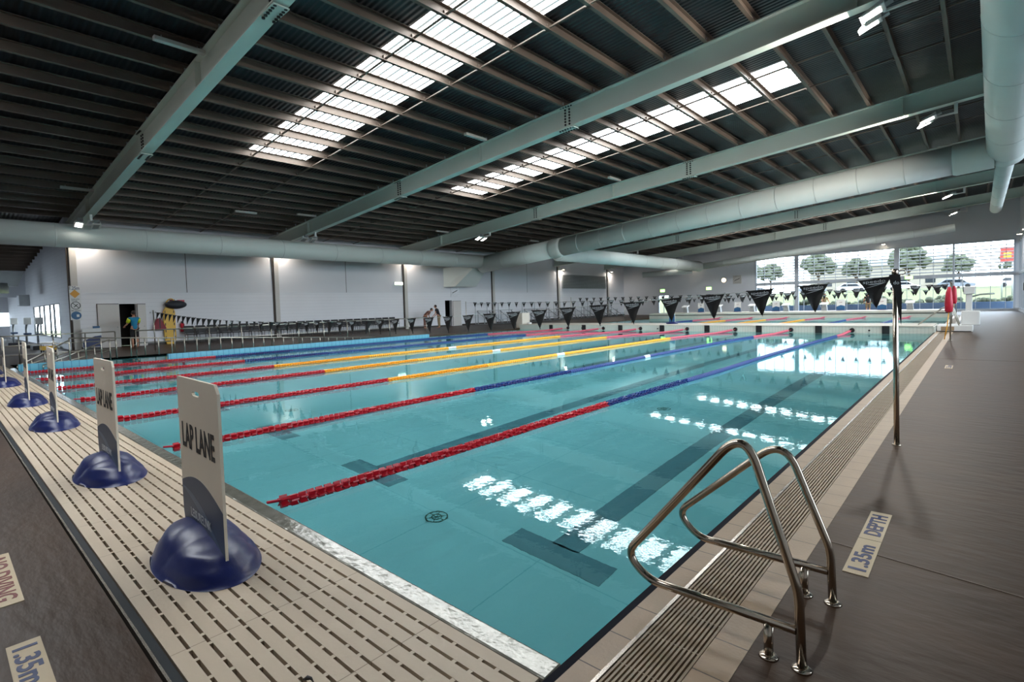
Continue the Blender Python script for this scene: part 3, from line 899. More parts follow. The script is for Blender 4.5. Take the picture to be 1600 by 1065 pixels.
# ---------------------------------------------------------------- walls
wl = MB()
wl.box(WL - 0.3, WL, 4.4, 6.32, 0, 2.7); wl.box(WL - 0.3, WL, 6.32, 7.02, 2.15, 2.7); wl.box(WL - 0.3, WL, 7.02, 27.62, 0, 2.7)
wl.box(WL - 0.3, WL, 27.62, 28.35, 2.08, 2.7); wl.box(WL - 0.3, WL, 28.35, YE + 0.3, 0, 2.7)
struct(wl.build('wall_left', M['wall_block']), 'white painted blockwork wall along the left side')
wu = MB().box(WL - 0.3, WL, 4.4, YE + 0.3, 2.7, 6.6)
struct(wu.build('wall_left_upper', M['wall_panel']), 'upper white panel wall on the left side')
bb = MB().box(WL, WL + 0.03, 4.4, 6.3, 0, 0.12); bb.box(WL, WL + 0.03, 7.4, 27.6, 0, 0.12); bb.box(WL, WL + 0.03, 29.4, YE, 0, 0.12)
struct(bb.build('baseboard_left', M['skirt']), 'dark skirting along the left wall')
for i, y in enumerate([4.5, 14.05, 23.65, 33.1, 42.7, 52.2]):
    c = empty('wall_column', (WL, y, 0), '%s wall column from the left, slim painted upright with a dark joint' % ordn[i], 'column', 'columns along the left wall')
    MB().box(0, 0.10, 0.0, 0.26, 0, 5.75).build('column_face', M['column'], c)
    MB().box(0, 0.06, -0.10, -0.02, 0, 5.7).build('dark_joint', M['groove'], c)
for i, y in enumerate([9.35, 18.9, 28.3, 37.9]):
    struct(MB().box(WL, WL + 0.006, y - 0.015, y + 0.015, 2.7, 5.6).build('trim_%d' % (10 + i), M['groove']), 'thin vertical panel joint')
struct(MB().box(WL, WL + 0.008, 4.8, YE, 2.69, 2.715).build('trim_20', M['wall_grey']), 'horizontal joint on top of the blockwork')
# end wall
we = MB()
XL, XR = -16.9, 2.12
we.box(WL - 0.3, -27.5, YE, YE + 0.3, 0, 9.2); we.box(-27.5, -26.1, YE, YE + 0.3, 2.25, 9.2); we.box(-26.1, XL, YE, YE + 0.3, 0, 9.2)
we.box(XL, XR, YE, YE + 0.3, 5.55, 9.4); we.box(XR, WR + 0.3, YE, YE + 0.3, 0, 9.5); we.box(XL, XR, YE, YE + 0.3, -0.1, 0.1)
struct(we.build('wall_end', M['wall_grey']), 'pale grey end wall above and beside the big windows')
struct(MB().box(-26.0, XL, YE - 0.03, YE, 0, 0.12).build('baseboard_end', M['skirt']), 'dark skirting along the end wall')
# wall behind the camera and near side
wb = MB().box(-34, WR + 0.3, YN - 0.3, YN, 0, 9.6); wb.box(-60.3, -34, YN - 0.3, YN, 0, 0.3); wb.box(-60.3, -34, YN - 0.3, YN, 4.2, 6.4)
struct(wb.build('wall_near', M['wall_panel']), 'wall behind the viewpoint')
wm = MB()
for k in range(10): wm.box(-60 + k * 2.85, -59.9 + k * 2.85, YN - 0.2, YN - 0.05, 0.3, 4.2)  # out-of-view glazing added so daylight floods the side wing
wo = struct(wm.build('window_added_wing', M['frame']), 'unseen glazing added on the near side to light the wing')
MB().box(-60, -34, YN - 0.12, YN - 0.11, 0.3, 4.2).build('pane', M['glass'], wo)
# right side: solid low part near, glazed far part
wr = MB()
wr.box(WR, WR + 0.3, YN, 4.0, 0, 9.8); wr.box(WR, WR + 0.3, 4.0, YE + 0.3, 5.3, 5.75); wr.box(WR, WR + 0.3, 4.0, YE + 0.3, 7.8, 9.8); wr.box(WR, WR + 0.3, 45.0, YE + 0.3, 5.75, 7.8); wr.box(WR, WR + 0.3, 4.0, YE + 0.3, -0.1, 0.25)
struct(wr.build('wall_right', M['wall_grey']), 'grey wall over the right side glazing')
k = 0
wfr = MB()
y = 4.0
while y < YE:
    wfr.box(WR - 0.02, WR + 0.12, y, y + 0.09, 0.2, 5.35); y += 1.9
wfr.box(WR - 0.02, WR + 0.12, 4.0, YE, 2.8, 3.0)
wo = struct(wfr.build('window_1', M['frame']), 'glazed right side of the hall')
MB().box(WR + 0.04, WR + 0.05, 4.0, YE, 0.25, 5.3).build('pane', M['glass'], wo)
wm = MB()
for k in range(14): wm.box(WR, WR + 0.12, 4.0 + k * 3.14, 4.1 + k * 3.14, 5.75, 7.8)  # added band above the frame, lifts daylight on the left and end walls
wo = struct(wm.build('window_added_high', M['frame']), 'unseen high window band added along the right side for more daylight')
MB().box(WR + 0.14, WR + 0.15, 4.0, 45, 5.75, 7.8).build('pane', M['glass'], wo)

# end window
wf = MB()
for x in (XL, -13.3, -5.47, -1.6, XR - 0.12):
    wf.box(x, x + (0.34 if x in (-13.3, -5.47) else 0.12), YE - 0.05, YE + 0.22, 0.1, 5.56)
wf.box(XL, XR, YE - 0.04, YE + 0.2, 2.78, 3.08); wf.box(XL, XR, YE - 0.04, YE + 0.2, 5.48, 5.58); wf.box(XL, XR, YE - 0.02, YE + 0.1, 0.1, 0.2)
x = XL + 0.85
while x < XR:
    wf.box(x, x + 0.035, YE, YE + 0.1, 0.1, 5.5); x += 0.88
wo = struct(wf.build('window_2', M['frame']), 'large glazed end wall with louvres over the upper panes')
MB().box(XL, XR, YE + 0.04, YE + 0.05, 0.1, 5.5).build('pane', M['glass'], wo)
lv = MB()
z = 3.25
while z < 5.4:
    lv.hexa([(XL, YE + 0.5, z), (XR, YE + 0.5, z), (XR, YE + 0.64, z + 0.06), (XL, YE + 0.64, z + 0.06),
             (XL, YE + 0.5, z + 0.02), (XR, YE + 0.5, z + 0.02), (XR, YE + 0.64, z + 0.10), (XL, YE + 0.64, z + 0.10)])
    z += 0.27
lv.build('louvres', M['louvre'], wo)
# door at the end
dr = MB().box(-27.5, -27.4, YE - 0.03, YE + 0.2, 0, 2.25); dr.box(-26.2, -26.1, YE - 0.03, YE + 0.2, 0, 2.25); dr.box(-27.4, -26.2, YE - 0.03, YE + 0.2, 2.15, 2.25); dr.box(-26.83, -26.77, YE, YE + 0.1, 0, 2.15)
do = struct(dr.build('door_1', M['frame']), 'glazed white door in the end wall')
MB().box(-27.4, -26.2, YE + 0.05, YE + 0.06, 0, 2.15).build('pane', M['glass'], do)

# left doors
def leaf(name, y0_, y1_, z1_, label, m_=None):
    o = MB().box(WL + 0.0, WL + 0.05, y0_, y1_, 0.02, z1_).build(name, m_ or M['door']); struct(o, label)
    MB().box(WL + 0.05, WL + 0.055, y0_ + 0.0, y0_ + 0.03, 0.02, z1_).build('door_edge', M['groove'], o)
    MB().box(WL + 0.05, WL + 0.055, y0_ + 0.03, y1_, z1_ - 0.03, z1_).build('door_head', M['groove'], o)
    MB().cyl((WL + 0.05, y1_ - 0.1, 1.0), (WL + 0.1, y1_ - 0.1, 1.0), 0.02, None, 8).build('door_handle', M['gal'], o)
    return o


leaf('door_2', 5.42, 6.30, 2.17, 'wide pale door beside the open doorway')
leaf('door_3', 7.04, 7.42, 2.15, 'narrow open white door leaf right of the person in teal')
leaf('door_4', 28.4, 29.3, 2.04, 'white door panel beside the tall dark doorway')
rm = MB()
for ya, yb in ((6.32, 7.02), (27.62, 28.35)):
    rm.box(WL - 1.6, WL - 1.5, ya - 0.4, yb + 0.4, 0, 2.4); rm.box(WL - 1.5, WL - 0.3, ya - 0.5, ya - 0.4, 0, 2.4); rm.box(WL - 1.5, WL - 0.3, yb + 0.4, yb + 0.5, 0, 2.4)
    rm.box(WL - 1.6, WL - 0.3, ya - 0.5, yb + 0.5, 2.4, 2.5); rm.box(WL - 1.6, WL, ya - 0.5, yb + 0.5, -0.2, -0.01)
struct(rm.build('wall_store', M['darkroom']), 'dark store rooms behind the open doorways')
# wing on the left: its far wall with tall windows, end wall, bulkhead
ww = MB()
ww.box(-34.6, WL - 0.3, 4.4, 4.7, 0, 6.4); ww.box(-60, -34.6, 4.4, 4.46, 2.3, 6.0); ww.box(-60, -44.6, 4.4, 4.46, 0, 2.3)
ww.box(-44.6, -34.6, 4.4, 4.46, 0, 0.5)
struct(ww.build('wall_wing', M['wall_block']), 'white block wall of the side wing')
wm = MB()
for x in (-34.7, -36.6, -38.0, -40.2, -42.0, -44.6):
    wm.box(x, x + 0.16, 4.39, 4.46, 0.5, 2.3)
wo = struct(wm.build('window_3', M['dframe']), 'tall dark-framed windows of the side wing')
wm = MB().box(-44.6, -34.6, 4.40, 4.46, 0.5, 0.56); wm.box(-44.6, -34.6, 4.40, 4.46, 2.24, 2.3); wm.build('window_frame', M['dframe'], wo)
wx = MB()
wx.box(-60.3, -60, YN, 4.7, 0, 1.0); wx.box(-60.3, -60, YN, 4.7, 2.1, 6); wx.box(-60.3, -60, -9, -8, 1.0, 2.1)
struct(wx.build('wall_wing_end', M['wall_panel']), 'end wall of the side wing')
wm = MB()
for y in (-8, -4, -0.5, 3.0): wm.box(-60.05, -59.9, y, y + 0.12, 1.0, 2.1)
wo = struct(wm.build('window_4', M['frame']), 'window band at the end of the side wing')
MB().box(-60.02, -60.0, -8, 4.4, 1.0, 2.1).build('pane', M['glass'], wo)
struct(MB().box(-48.0, -47.7, YN, 4.4, 3.0, 5.2).build('wall_bulkhead', M['wall_grey']), 'grey bulkhead across the side wing')

# ---------------------------------------------------------------- roof
def zs(x): return zb(x) + BD + PD + 0.02


SKY = [(-1.65, 0.45), (7.85, 9.95), (17.3, 19.45), (36.1, 38.2), (45.5, 47.6)]
SX0, SX1 = -19.35, -4.3
rf = MB()
def slab(x0, x1, y0_, y1_):
    rf.hexa([(x0, y0_, zs(x0)), (x1, y0_, zs(x1)), (x1, y1_, zs(x1)), (x0, y1_, zs(x0)),
             (x0, y0_, zs(x0) + 0.08), (x1, y0_, zs(x1) + 0.08), (x1, y1_, zs(x1) + 0.08), (x0, y1_, zs(x0) + 0.08)])
RX0, RX1 = -60.3, WR + 0.4
slab(WL - 0.3, SX0, YN - 0.3, YE + 0.4); slab(RX0, WL - 0.3, YN - 0.3, 4.7); slab(SX1, RX1, YN - 0.3, YE + 0.4)
yp = YN - 0.3
for a, b in SKY:
    slab(SX0, SX1, yp, a); yp = b
slab(SX0, SX1, yp, YE + 0.4)
struct(rf.build('ceiling', M['roof']), 'dark corrugated roof sheeting')
bay_names = ['skylight strip of white corrugated sheet over the viewpoint', 'brightest long skylight strip between the first and second roof beams', 'skylight strip between the second and third roof beams',
             'skylight strip hidden behind the main duct, mirrored in the water', 'farthest skylight strip, mirrored in the water']
for (a, b), nm in zip(SKY, bay_names):
    o = MB().add([(SX0, a, zs(SX0) + 0.01), (SX1, a, zs(SX1) + 0.01), (SX1, b, zs(SX1) + 0.01), (SX0, b, zs(SX0) + 0.01)], [(0, 3, 2, 1)])
    o = o.build('skylight', M['skylight']); tag(o, nm, 'skylight', 'skylight strips in the roof')
PX = [SX0 + 0.07 + 1.158 * k for k in range(-11, 19)]
PX = [x for x in PX if x < WR - 0.2]
for x in PX:
    if x < WL + 0.05: continue
    mb = MB(); z0 = zb(x) + BD
    # C-section purlin: web with bottom and top flange lips
    mb.box(-0.012, 0.0, YN, YE, 0.0, PD); mb.box(-0.0, 0.085, YN, YE, 0.0, 0.012); mb.box(0.0, 0.085, YN, YE, PD - 0.012, PD); mb.box(0.073, 0.085, YN, YE, 0.012, 0.03)
    o = mb.build('roof_purlin', M['purlin'], loc=(x, 0, z0))
    tag(o, 'long grey steel purlin under the dark roof sheet', 'purlin', 'roof purlins')
x = PX[0] - 1.158
while x > -59:
    o = MB().box(-0.012, 0.07, YN, 4.4, 0, PD).build('roof_purlin', M['purlin'], loc=(x, 0, zb(x) + BD)); tag(o, 'steel purlin under the dark roof of the side wing', 'purlin', 'wing roof purlins'); x -= 1.158
for i, yb_ in enumerate(BEAMS):
    for dy in (3.35, 5.55):
        y = yb_ + dy
        if y > YE: continue
        if i == 1 and dy > 4: y = 10.15
        mb = MB(); xa, xb_ = WL, WR
        mb.bar((xa, y, zb(xa) + BD + 0.05), (xb_, y, zb(xb_) + BD + 0.05), 0.05, 0.03)
        for x in PX:
            mb.box(x - 0.05, x + 0.05, y - 0.05, y + 0.05, zb(x) + BD + 0.0, zb(x) + BD + 0.14)
        o = mb.build('bridging_bar', M['purlin']); tag(o, 'thin bridging bar running across the purlins', 'roof bar', 'roof bridging bars')
bl = ['roof beam just behind the viewpoint', 'nearest roof beam, sweeping to the upper left corner of the picture', 'second roof beam, crossing the middle of the ceiling', 'third roof beam with its right end at the vertical-looking duct',
      'fourth roof beam, mostly hidden by the main duct', 'fifth roof beam, seen under the main duct', 'farthest roof beam close to the end wall']
for i, y in enumerate(BEAMS):
    x0, x1 = (WL + 0.02, WR) if y > 4.5 else (-50, WR)
    t = empty('roof_beam', (0, y, 0), 'pale painted ' + bl[i], 'beam', 'roof beams')
    mb = MB()
    fwid = 0.30
    def seg(xa, xb_, ya, yb2, za, zc):
        mb.hexa([(xa, ya, zb(xa) + za), (xb_, ya, zb(xb_) + za), (xb_, yb2, zb(xb_) + za), (xa, yb2, zb(xa) + za),
                 (xa, ya, zb(xa) + zc), (xb_, ya, zb(xb_) + zc), (xb_, yb2, zb(xb_) + zc), (xa, yb2, zb(xa) + zc)])
    seg(x0, x1, -fwid / 2, fwid / 2, 0, 0.03); seg(x0, x1, -fwid / 2, fwid / 2, BD - 0.03, BD); seg(x0, x1, -0.01, 0.01, 0.03, BD - 0.03)
    mb.build('i_section', M['beam'], t)
    for xs in (-27.1, -13.8, -2.05):
        st = MB(); st.box(xs - 0.01, xs + 0.01, -fwid / 2 + 0.01, fwid / 2 - 0.01, zb(xs) + 0.03, zb(xs) + BD - 0.03); st.build('stiffener', M['beam'], t)
    for xs in (-18.9, -9.87):
        z_ = zb(xs)
        pl = MB(); pl.box(xs - 0.3, xs + 0.3, -fwid / 2 - 0.003, fwid / 2 + 0.003, z_ - 0.035, z_ - 0.012 + 0.0); pl.box(xs - 0.16, xs + 0.16, -0.022, -0.01, z_ + 0.08, z_ + BD - 0.08)
        sp_ = pl.build('splice_plate', M['beam'], t)
        bt = MB()
        for kx in range(6):
            for ky in (-0.1, 0.1):
                xx = xs - 0.25 + kx * 0.1; bt.cyl((xx, ky, z_ - 0.035 + SL * (xx - xs)), (xx, ky, z_ - 0.06 + SL * (xx - xs)), 0.034, None, 8)
        for kx in (-0.09, 0.0 - 0.03 + 0.1):
            for kz in range(6):
                bt.cyl((xs + kx, -0.022, z_ + 0.13 + kz * 0.092), (xs + kx, -0.045, z_ + 0.13 + kz * 0.092), 0.034, None, 8)
        for kx in range(5):
            bt.cyl((xs - 0.2 + kx * 0.1, -0.12, z_ + BD - 0.03), (xs - 0.2 + kx * 0.1, -0.12, z_ + BD - 0.055), 0.03, None, 8)
        bt.build('bolts', M['bolt'], sp_)
    for x in PX:
        if x > x0 + 0.3 and abs(x % 1) >= 0:
            pass
    cl = MB()
    for x in PX:
        if x < x0 + 0.2: continue
        cl.box(x - 0.03, x + 0.02, -0.10, -0.04, zb(x) + BD, zb(x) + BD + 0.16)
    cl.build('purlin_cleats', M['gal'], t)
# white batten boxes on the purlins beside the beams
for i, (x, y) in enumerate([(-13.2, 4.0), (-25.6, 4.0), (-26.3, 10.4), (-25.6, 13.1), (-13.2, 13.1), (-25.8, 22.3), (-13.1, 22.3), (-25.5, 31.3)]):
    t = empty('batten_box', (x, y, zb(x) + BD - 0.14), 'small pale rectangular batten box hanging under the purlins' , 'batten', 'batten boxes under the roof')
    MB().box(-0.07, 0.07, -0.5, 0.5, 0, 0.09).build('housing', M['column'], t, bevel=0.01)
    for yy in (-0.35, 0.35): MB().cyl((0, yy, 0.09), (0, yy, 0.15), 0.012, None, 6).build('hanger', M['gal'], t)


# ---------------------------------------------------------------- ducts
def duct(name, pts, rads, label, seams=8, seg=32, cap=True):
    t = empty(name, pts[0], label, 'duct')
    o0 = Vector(pts[0]); P = [Vector(p) - o0 for p in pts]
    MB().tube(P, rads, seg, cap).build('duct_tube', M['duct'], t)
    a, b = P[0], P[-1]; d = (b - a).normalized()
    r0 = rads[0] if isinstance(rads, (list, tuple)) else rads
    r1 = rads[-1] if isinstance(rads, (list, tuple)) else rads
    for k in range(1, seams):
        f = k / seams; p = a + (b - a) * f; r_ = (r0 + (r1 - r0) * f)
        MB().tube([p - d * 0.02, p - d * 0.015, p + d * 0.015, p + d * 0.02], [r_, r_ + 0.008, r_ + 0.008, r_], seg, False).build('seam_band', M['duct_seam'], t)
    return t


YD = 29.0
def zd(x): return 5.9 + 0.082 * (x + 15.1)
mdz = lambda x: (x, YD, zd(x))
md = duct('air_duct', [mdz(-28.9), mdz(-21.8)], [0.64, 0.62], 'left end section of the fat pale main duct by the wall box', 3)
md2 = duct('air_duct', [mdz(-21.4), mdz(-0.75)], 0.60, 'long fat pale main duct rising to the right across the hall', 12)
cr = MB().tube([Vector((x, 0, 0.082 * (x + 21.6))) for x in (-22.05, -21.85, -21.3, -21.1)], [0.62, 0.70, 0.66, 0.60], 32)
o = cr.build('duct_collar', M['duct']); o.location = (0, YD, zd(-21.6)); tag(o, 'flared collar joining the sections of the main duct', 'duct collar')
duct('air_duct', [(-28.7, -9.0, 5.0), (-28.7, 28.9, 4.96)], 0.5, 'long horizontal duct running along the left wall', 12)
duct('air_duct', [(-21.6, 29.0, 5.0), (-21.5, 53.0, 5.0)], 0.52, 'duct running from the main duct towards the end wall', 8)
duct('air_duct', [(-21.5, 53.2, 4.95), (-1.4, 53.2, 6.55)], 0.30, 'thin duct running across in front of the end wall', 8)
sx = empty('duct_elbow', (-21.5, 53.1, 4.98), 'mitred elbow where the duct turns along the end wall', 'duct elbow')
MB().ball((0, 0, 0), 0.53, 20, 12).build('elbow_shell', M['duct'], sx)
bx = empty('wall_plenum', (WL, YD, 3.9), 'pale box plenum joining the main duct to the left wall', 'duct box')
mb = MB(); mb.hexa([(0.0, -1.45, -0.75), (1.2, -1.3, -0.75), (1.2, 1.0, -0.75), (0, 1.0, -0.75), (0, -1.45, 0.75), (3.2, -0.6, 1.0), (3.2, 0.7, 1.0), (0, 1.0, 0.75)])
mb.build('box_shell', M['duct'], bx)
duct('air_duct', [(-26.5, 50.5, 4.35), (-22.2, 53.0, 4.6)], 0.28, 'small stub duct near the end of the left wall', 2)
# right-hand duct: large run towards the viewer, thin run towards the end
JX, JZ = 0.78, 7.18
duct('air_duct', [(JX + 0.02, 29.0, JZ + 0.05), (JX - 0.42, -2.0, JZ + 0.35)], 0.62, 'large pale duct running overhead along the right side', 9, 36)
jn = empty('duct_elbow', (JX, 29.0, JZ), 'rounded junction of the main duct and the right-hand duct', 'duct elbow')
MB().ball((0, 0, 0), 0.68, 28, 16).build('elbow_shell', M['duct'], jn)
MB().tube([(-1.66, 0, -0.13), (-1.56, 0, -0.125), (-0.4, 0, -0.03)], [0.60, 0.645, 0.645], 28, False).build('elbow_neck', M['duct'], jn)
duct('air_duct', [(0.80, 29.3, 7.0), (0.78, 46.5, 6.9)], 0.30, 'thinner duct continuing along the right side towards the end windows', 5)
# round ceiling unit at far left
cu_ = empty('ceiling_unit', (-40.5, 2.2, 3.3), 'grey hanging ceiling unit with a round drum at the far left', 'ceiling unit')
MB().tube([(0, 0, -0.3), (0, 0, 0.25)], 0.85, 20).build('drum', M['gal'], cu_)
MB().prism([(-1.2, -0.2), (1.2, -0.2), (1.5, 0.6), (-1.5, 0.6)], lambda u, v, d: (d, u, v + 0.3), -0.3, 0.3).build('hood', M['gal'], cu_)
MB().cyl((0, 0, 0.8), (0, 0, 1.8), 0.1, None, 10).build('hanger', M['gal'], cu_)


# ---------------------------------------------------------------- floodlights
def flood(x, y, drop, label, lit=2, power=0):
    t = empty('floodlight', (x, y, zb(x)), label, 'floodlight', 'twin floodlights under the beams')
    MB().box(-0.05, 0.05, -0.04, 0.04, -drop, 0.0).build('drop_bracket', M['white'], t)
    MB().bar((0, 0, -drop + 0.03), (-0.55, -0.05, -drop - 0.02), 0.05, 0.05).build('arm', M['white'], t)
    for s_ in (-1, 1):
        hd = empty('lamp_head', (-0.72 - 0.06 * s_, s_ * 0.29, -drop - 0.06)); hd.parent = t; hd.rotation_euler = (math.radians(6 * s_), math.radians(-20), 0)
        m_ = MB(); m_.hexa([(-0.30, -0.17, -0.03), (0.17, -0.17, -0.03), (0.17, 0.17, -0.03), (-0.30, 0.17, -0.03), (-0.20, -0.12, 0.04), (0.2, -0.11, 0.10), (0.2, 0.11, 0.10), (-0.20, 0.12, 0.04)])
        m_.build('housing', M['white'], hd, bevel=0.01)
        MB().box(0.17, 0.32, -0.09, 0.09, -0.01, 0.09).build('gear_box', M['gal'], hd)
        MB().box(-0.25, 0.09, -0.105, 0.105, -0.036, -0.031).build('lens', M['flood'] if (lit == 2 or (lit == 1 and s_ < 0)) else M['gal'], hd)
    if power:
        a_ = area('lamp_light', (0, 0, 0), (0, 0, 0), 0.35, 0.6, power, (1.0, 0.93, 0.84)); a_.parent = t; a_.location = (-0.85, 0, -drop - 0.2); a_.rotation_euler = (0, math.radians(48), 0)
    return t


fdat = [(-1.02, 14.0, 0.28, 'nearest twin floodlight at the top right, hanging from the second beam'),
        (-0.62, 23.4, 0.36, 'twin floodlight on a drop bracket near the large right-hand duct'),
        (-0.7, 42.2, 0.35, 'upper of the two small floodlights under the main duct at the right'),
        (-0.7, 51.6, 0.35, 'lower of the two small floodlights at the right, close to the end wall'),
        (-27.0, 4.6, 0.25, 'single bright floodlight at the far left end of the nearest beam'),
        (-26.5, 14.0, 0.25, 'dim floodlight bracket at the left end of the second beam'),
        (-22.6, 23.4, 0.2, 'twin floodlight at the left end of the third beam above the main duct'),
        (-22.6, 42.2, 0.3, 'small floodlight pair at the left end of the fifth beam'),
        (-22.6, 51.6, 0.3, 'small floodlight pair at the left end of the farthest beam')]
for x, y, d_, lb in fdat: flood(x, y, d_, lb, lit=(1 if y < 5 else (0 if (x < -20 and y < 15) else 2)), power=(FLOOD_P if (x > -10 and y < 50) else 0))


def downlight(x, y, z, label):
    t = empty('downlight', (x, y, z), label, 'downlight', 'wall downlights')
    MB().tube([(0, 0, 0.1), (0, 0, 0.0)], [0.10, 0.16], 14).build('shade', M['white'], t)
    MB().tube([(0, 0, 0.0), (0, 0, -0.006)], [0.13, 0.13], 14).build('lens', M['down'], t)
    MB().cyl((0, 0, 0.08), (-0.35 if x < -20 else 0.2, 0, 0.14), 0.02, None, 6).build('arm', M['gal'], t)
    a_ = area('lamp_light', (0, 0, 0), (0, 0, 0), 0.22, 0.22, DOWN_P, (1.0, 0.90, 0.80)); a_.parent = t; a_.location = (0, 0, -0.03)


for x, y, z, lb in [(WL + 0.4, 43.2, 5.0, 'wall downlight above the louvred vent'), (WL + 0.4, 52.6, 5.05, 'wall downlight at the corner of the left wall'), (WL + 0.4, 14.4, 5.45, 'wall downlight on the second left column'), (WL + 0.4, 24.0, 5.45, 'wall downlight on the third left column'),
                    (WL + 0.4, 5.0, 5.45, 'wall downlight on the first left column'), (WR - 0.25, 50.0, 5.4, 'wall downlight high on the right side'), (WR - 0.25, 44.0, 5.2, 'second wall downlight on the right side')]:
    downlight(x, y, z, lb)
for x, y, z, lb in [(-23.2, 55.55, 5.3, 'end wall downlight left of the clocks'), (-6.2, 55.55, 5.9, 'end wall downlight above the big window')]:
    t = empty('downlight', (x, y, z), lb, 'downlight', 'wall downlights')
    MB().tube([(0, 0, 0.1), (0, 0, 0.0)], [0.10, 0.16], 14).build('shade', M['white'], t)
    MB().tube([(0, 0, 0.0), (0, 0, -0.006)], [0.13, 0.13], 14).build('lens', M['down'], t)


def exit_sign(loc, w_, h_, face, label, big=False):
    t = empty('exit_sign', loc, label, 'exit sign')
    if face == 'x':
        MB().box(0, 0.08, -w_ / 2, w_ / 2, -h_ / 2, h_ / 2).build('housing', M['white'], t)
        MB().box(0.08, 0.085, -w_ / 2 + 0.03, w_ / 2 - 0.03, -h_ / 2 + 0.03, h_ / 2 - 0.03).build('lit_panel', M['exitw'], t)
        text_obj('lettering', 'EXIT', h_ * 0.5, w_ * 0.5, M['ink_blue'], t, (0.088, 0, 0), (PI / 2, 0, PI / 2), 0.004, 0.002)
    else:
        MB().box(-w_ / 2, w_ / 2, -0.08, 0, -h_ / 2, h_ / 2).build('housing', M['white'], t)
        MB().box(-w_ / 2 + 0.03, w_ / 2 - 0.03, -0.085, -0.08, -h_ / 2 + 0.03, h_ / 2 - 0.03).build('lit_panel', M['exit'], t)


exit_sign((WL, 23.15, 3.37), 0.75, 0.24, 'x', 'bright green-white exit sign on the left wall by the third column')
exit_sign((-26.9, YE, 2.72), 0.6, 0.36, 'y', 'green exit sign above the glazed end door')
exit_sign((-21.6, YE, 2.75), 0.6, 0.36, 'y', 'green exit sign on the end wall below the round clock')
exit_sign((-4.45, YE - 0.06, 2.93), 0.6, 0.3, 'y', 'green exit sign on the window transom at the right')
ck = empty('wall_clock', (-20.0, YE, 3.55), 'round lit clock on the end wall', 'clock')
MB().cyl((0, 0, 0), (0, -0.1, 0), 0.27, None, 24).build('clock_body', M['black'], ck)
MB().cyl((0, -0.1, 0), (0, -0.105, 0), 0.245, None, 24).build('clock_face', M['clock'], ck)
mb = MB(); mb.bar((0, -0.108, 0), (0.05, -0.108, 0.17), 0.015, 0.004, (0, 1, 0)); mb.bar((0, -0.108, 0), (-0.1, -0.108, 0.05), 0.02, 0.004, (0, 1, 0)); mb.build('hands', M['ink'], ck)
sk_ = empty('pace_clock', (-18.65, YE, 3.55), 'square pale pace clock with a long hand beside the round clock', 'clock')
MB().box(-0.42, 0.42, -0.06, 0, -0.42, 0.42).build('clock_body', M['column'], sk_)
mb = MB(); mb.bar((-0.25, -0.065, -0.1), (0.25, -0.065, 0.1), 0.05, 0.01, (0, 1, 0)); mb.build('hands', M['ink'], sk_)
mb = MB()
for k in range(12): mb.box(0.33 * math.cos(k * PI / 6) - 0.02, 0.33 * math.cos(k * PI / 6) + 0.02, -0.065, -0.06, 0.33 * math.sin(k * PI / 6) - 0.02, 0.33 * math.sin(k * PI / 6) + 0.02)
mb.build('numeral_marks', M['ink'], sk_)
pc = empty('pace_clock', (WL, 28.7, 2.75), 'white pace clock with a slanted hand above the dark doorway', 'clock')
MB().box(0, 0.04, -0.45, 0.45, -0.4, 0.4).build('clock_body', M['wall_block'], pc)
mb = MB(); mb.bar((0.045, -0.3, -0.08), (0.045, 0.25, 0.14), 0.05, 0.01, (1, 0, 0)); mb.build('hands', M['ink'], pc)
mb = MB()
for k in range(12): mb.box(0.04, 0.045, 0.37 * math.cos(k * PI / 6) - 0.015, 0.37 * math.cos(k * PI / 6) + 0.015, 0.34 * math.sin(k * PI / 6) - 0.015, 0.34 * math.sin(k * PI / 6) + 0.015)
mb.build('numeral_marks', M['gal'], pc)
vt = empty('wall_vent', (WL, 47.6, 3.85), 'wide grey louvred vent on the left wall near the corner', 'vent')
MB().box(0, 0.1, -4.2, 4.2, -0.72, 0.72).build('vent_frame', M['gal'], vt)
mb = MB()
for k in range(16): mb.box(0.1, 0.14, -4.05, 4.05, -0.66 + k * 0.083, -0.62 + k * 0.083)
mb.build('slats', M['louvre'], vt)

# pool rules sign strip on the first column
sg = empty('rules_sign', (WL + 0.12, 4.62, 0), 'tall white pool rules sign with 1.25m and yellow diamond by the first column', 'sign')
MB().box(0, 0.02, -0.2, 0.22, 1.42, 3.02).build('sign_panel', M['white'], sg)
text_obj('lettering', '1.25m', 0.16, 0.36, M['ink_blue'], sg, (0.024, 0.0, 2.92), (PI / 2, 0, PI / 2), 0.01, 0.002)
MB().prism([(0, -0.2), (0.19, 0), (0, 0.2), (-0.19, 0)], lambda u, v, d: (d, u, v + 2.65), 0.02, 0.026).build('yellow_diamond', M['yellowp'], sg)
text_obj('lettering', 'SHALLOW\nWATER', 0.13, 0.3, M['ink'], sg, (0.024, 0.01, 2.36), (PI / 2, 0, PI / 2), 0.004, 0.002)
mb = MB(); mb.tube([(0.024, 0.01 + 0.17 * math.cos(a * PI / 12), 2.10 + 0.17 * math.sin(a * PI / 12)) for a in range(25)], 0.014, 6, False)
mb.bar((0.024, -0.1, 2.22), (0.024, 0.12, 1.98), 0.025, 0.01, (1, 0, 0)); mb.bar((0.024, -0.06, 2.02), (0.024, 0.08, 2.16), 0.03, 0.01, (1, 0, 0)); mb.build('no_diving_ring', M['ink'], sg)
text_obj('lettering', 'NO DIVING', 0.07, 0.34, M['ink'], sg, (0.024, 0.01, 1.86), (PI / 2, 0, PI / 2), 0.004, 0.002)
MB().cyl((0.02, 0.01, 1.63), (0.028, 0.01, 1.63), 0.19, None, 24).build('blue_disc', M['signblue'], sg)
MB().box(0.028, 0.032, 0.02, 0.12, 1.56, 1.68).build('disc_symbol', M['white'], sg)

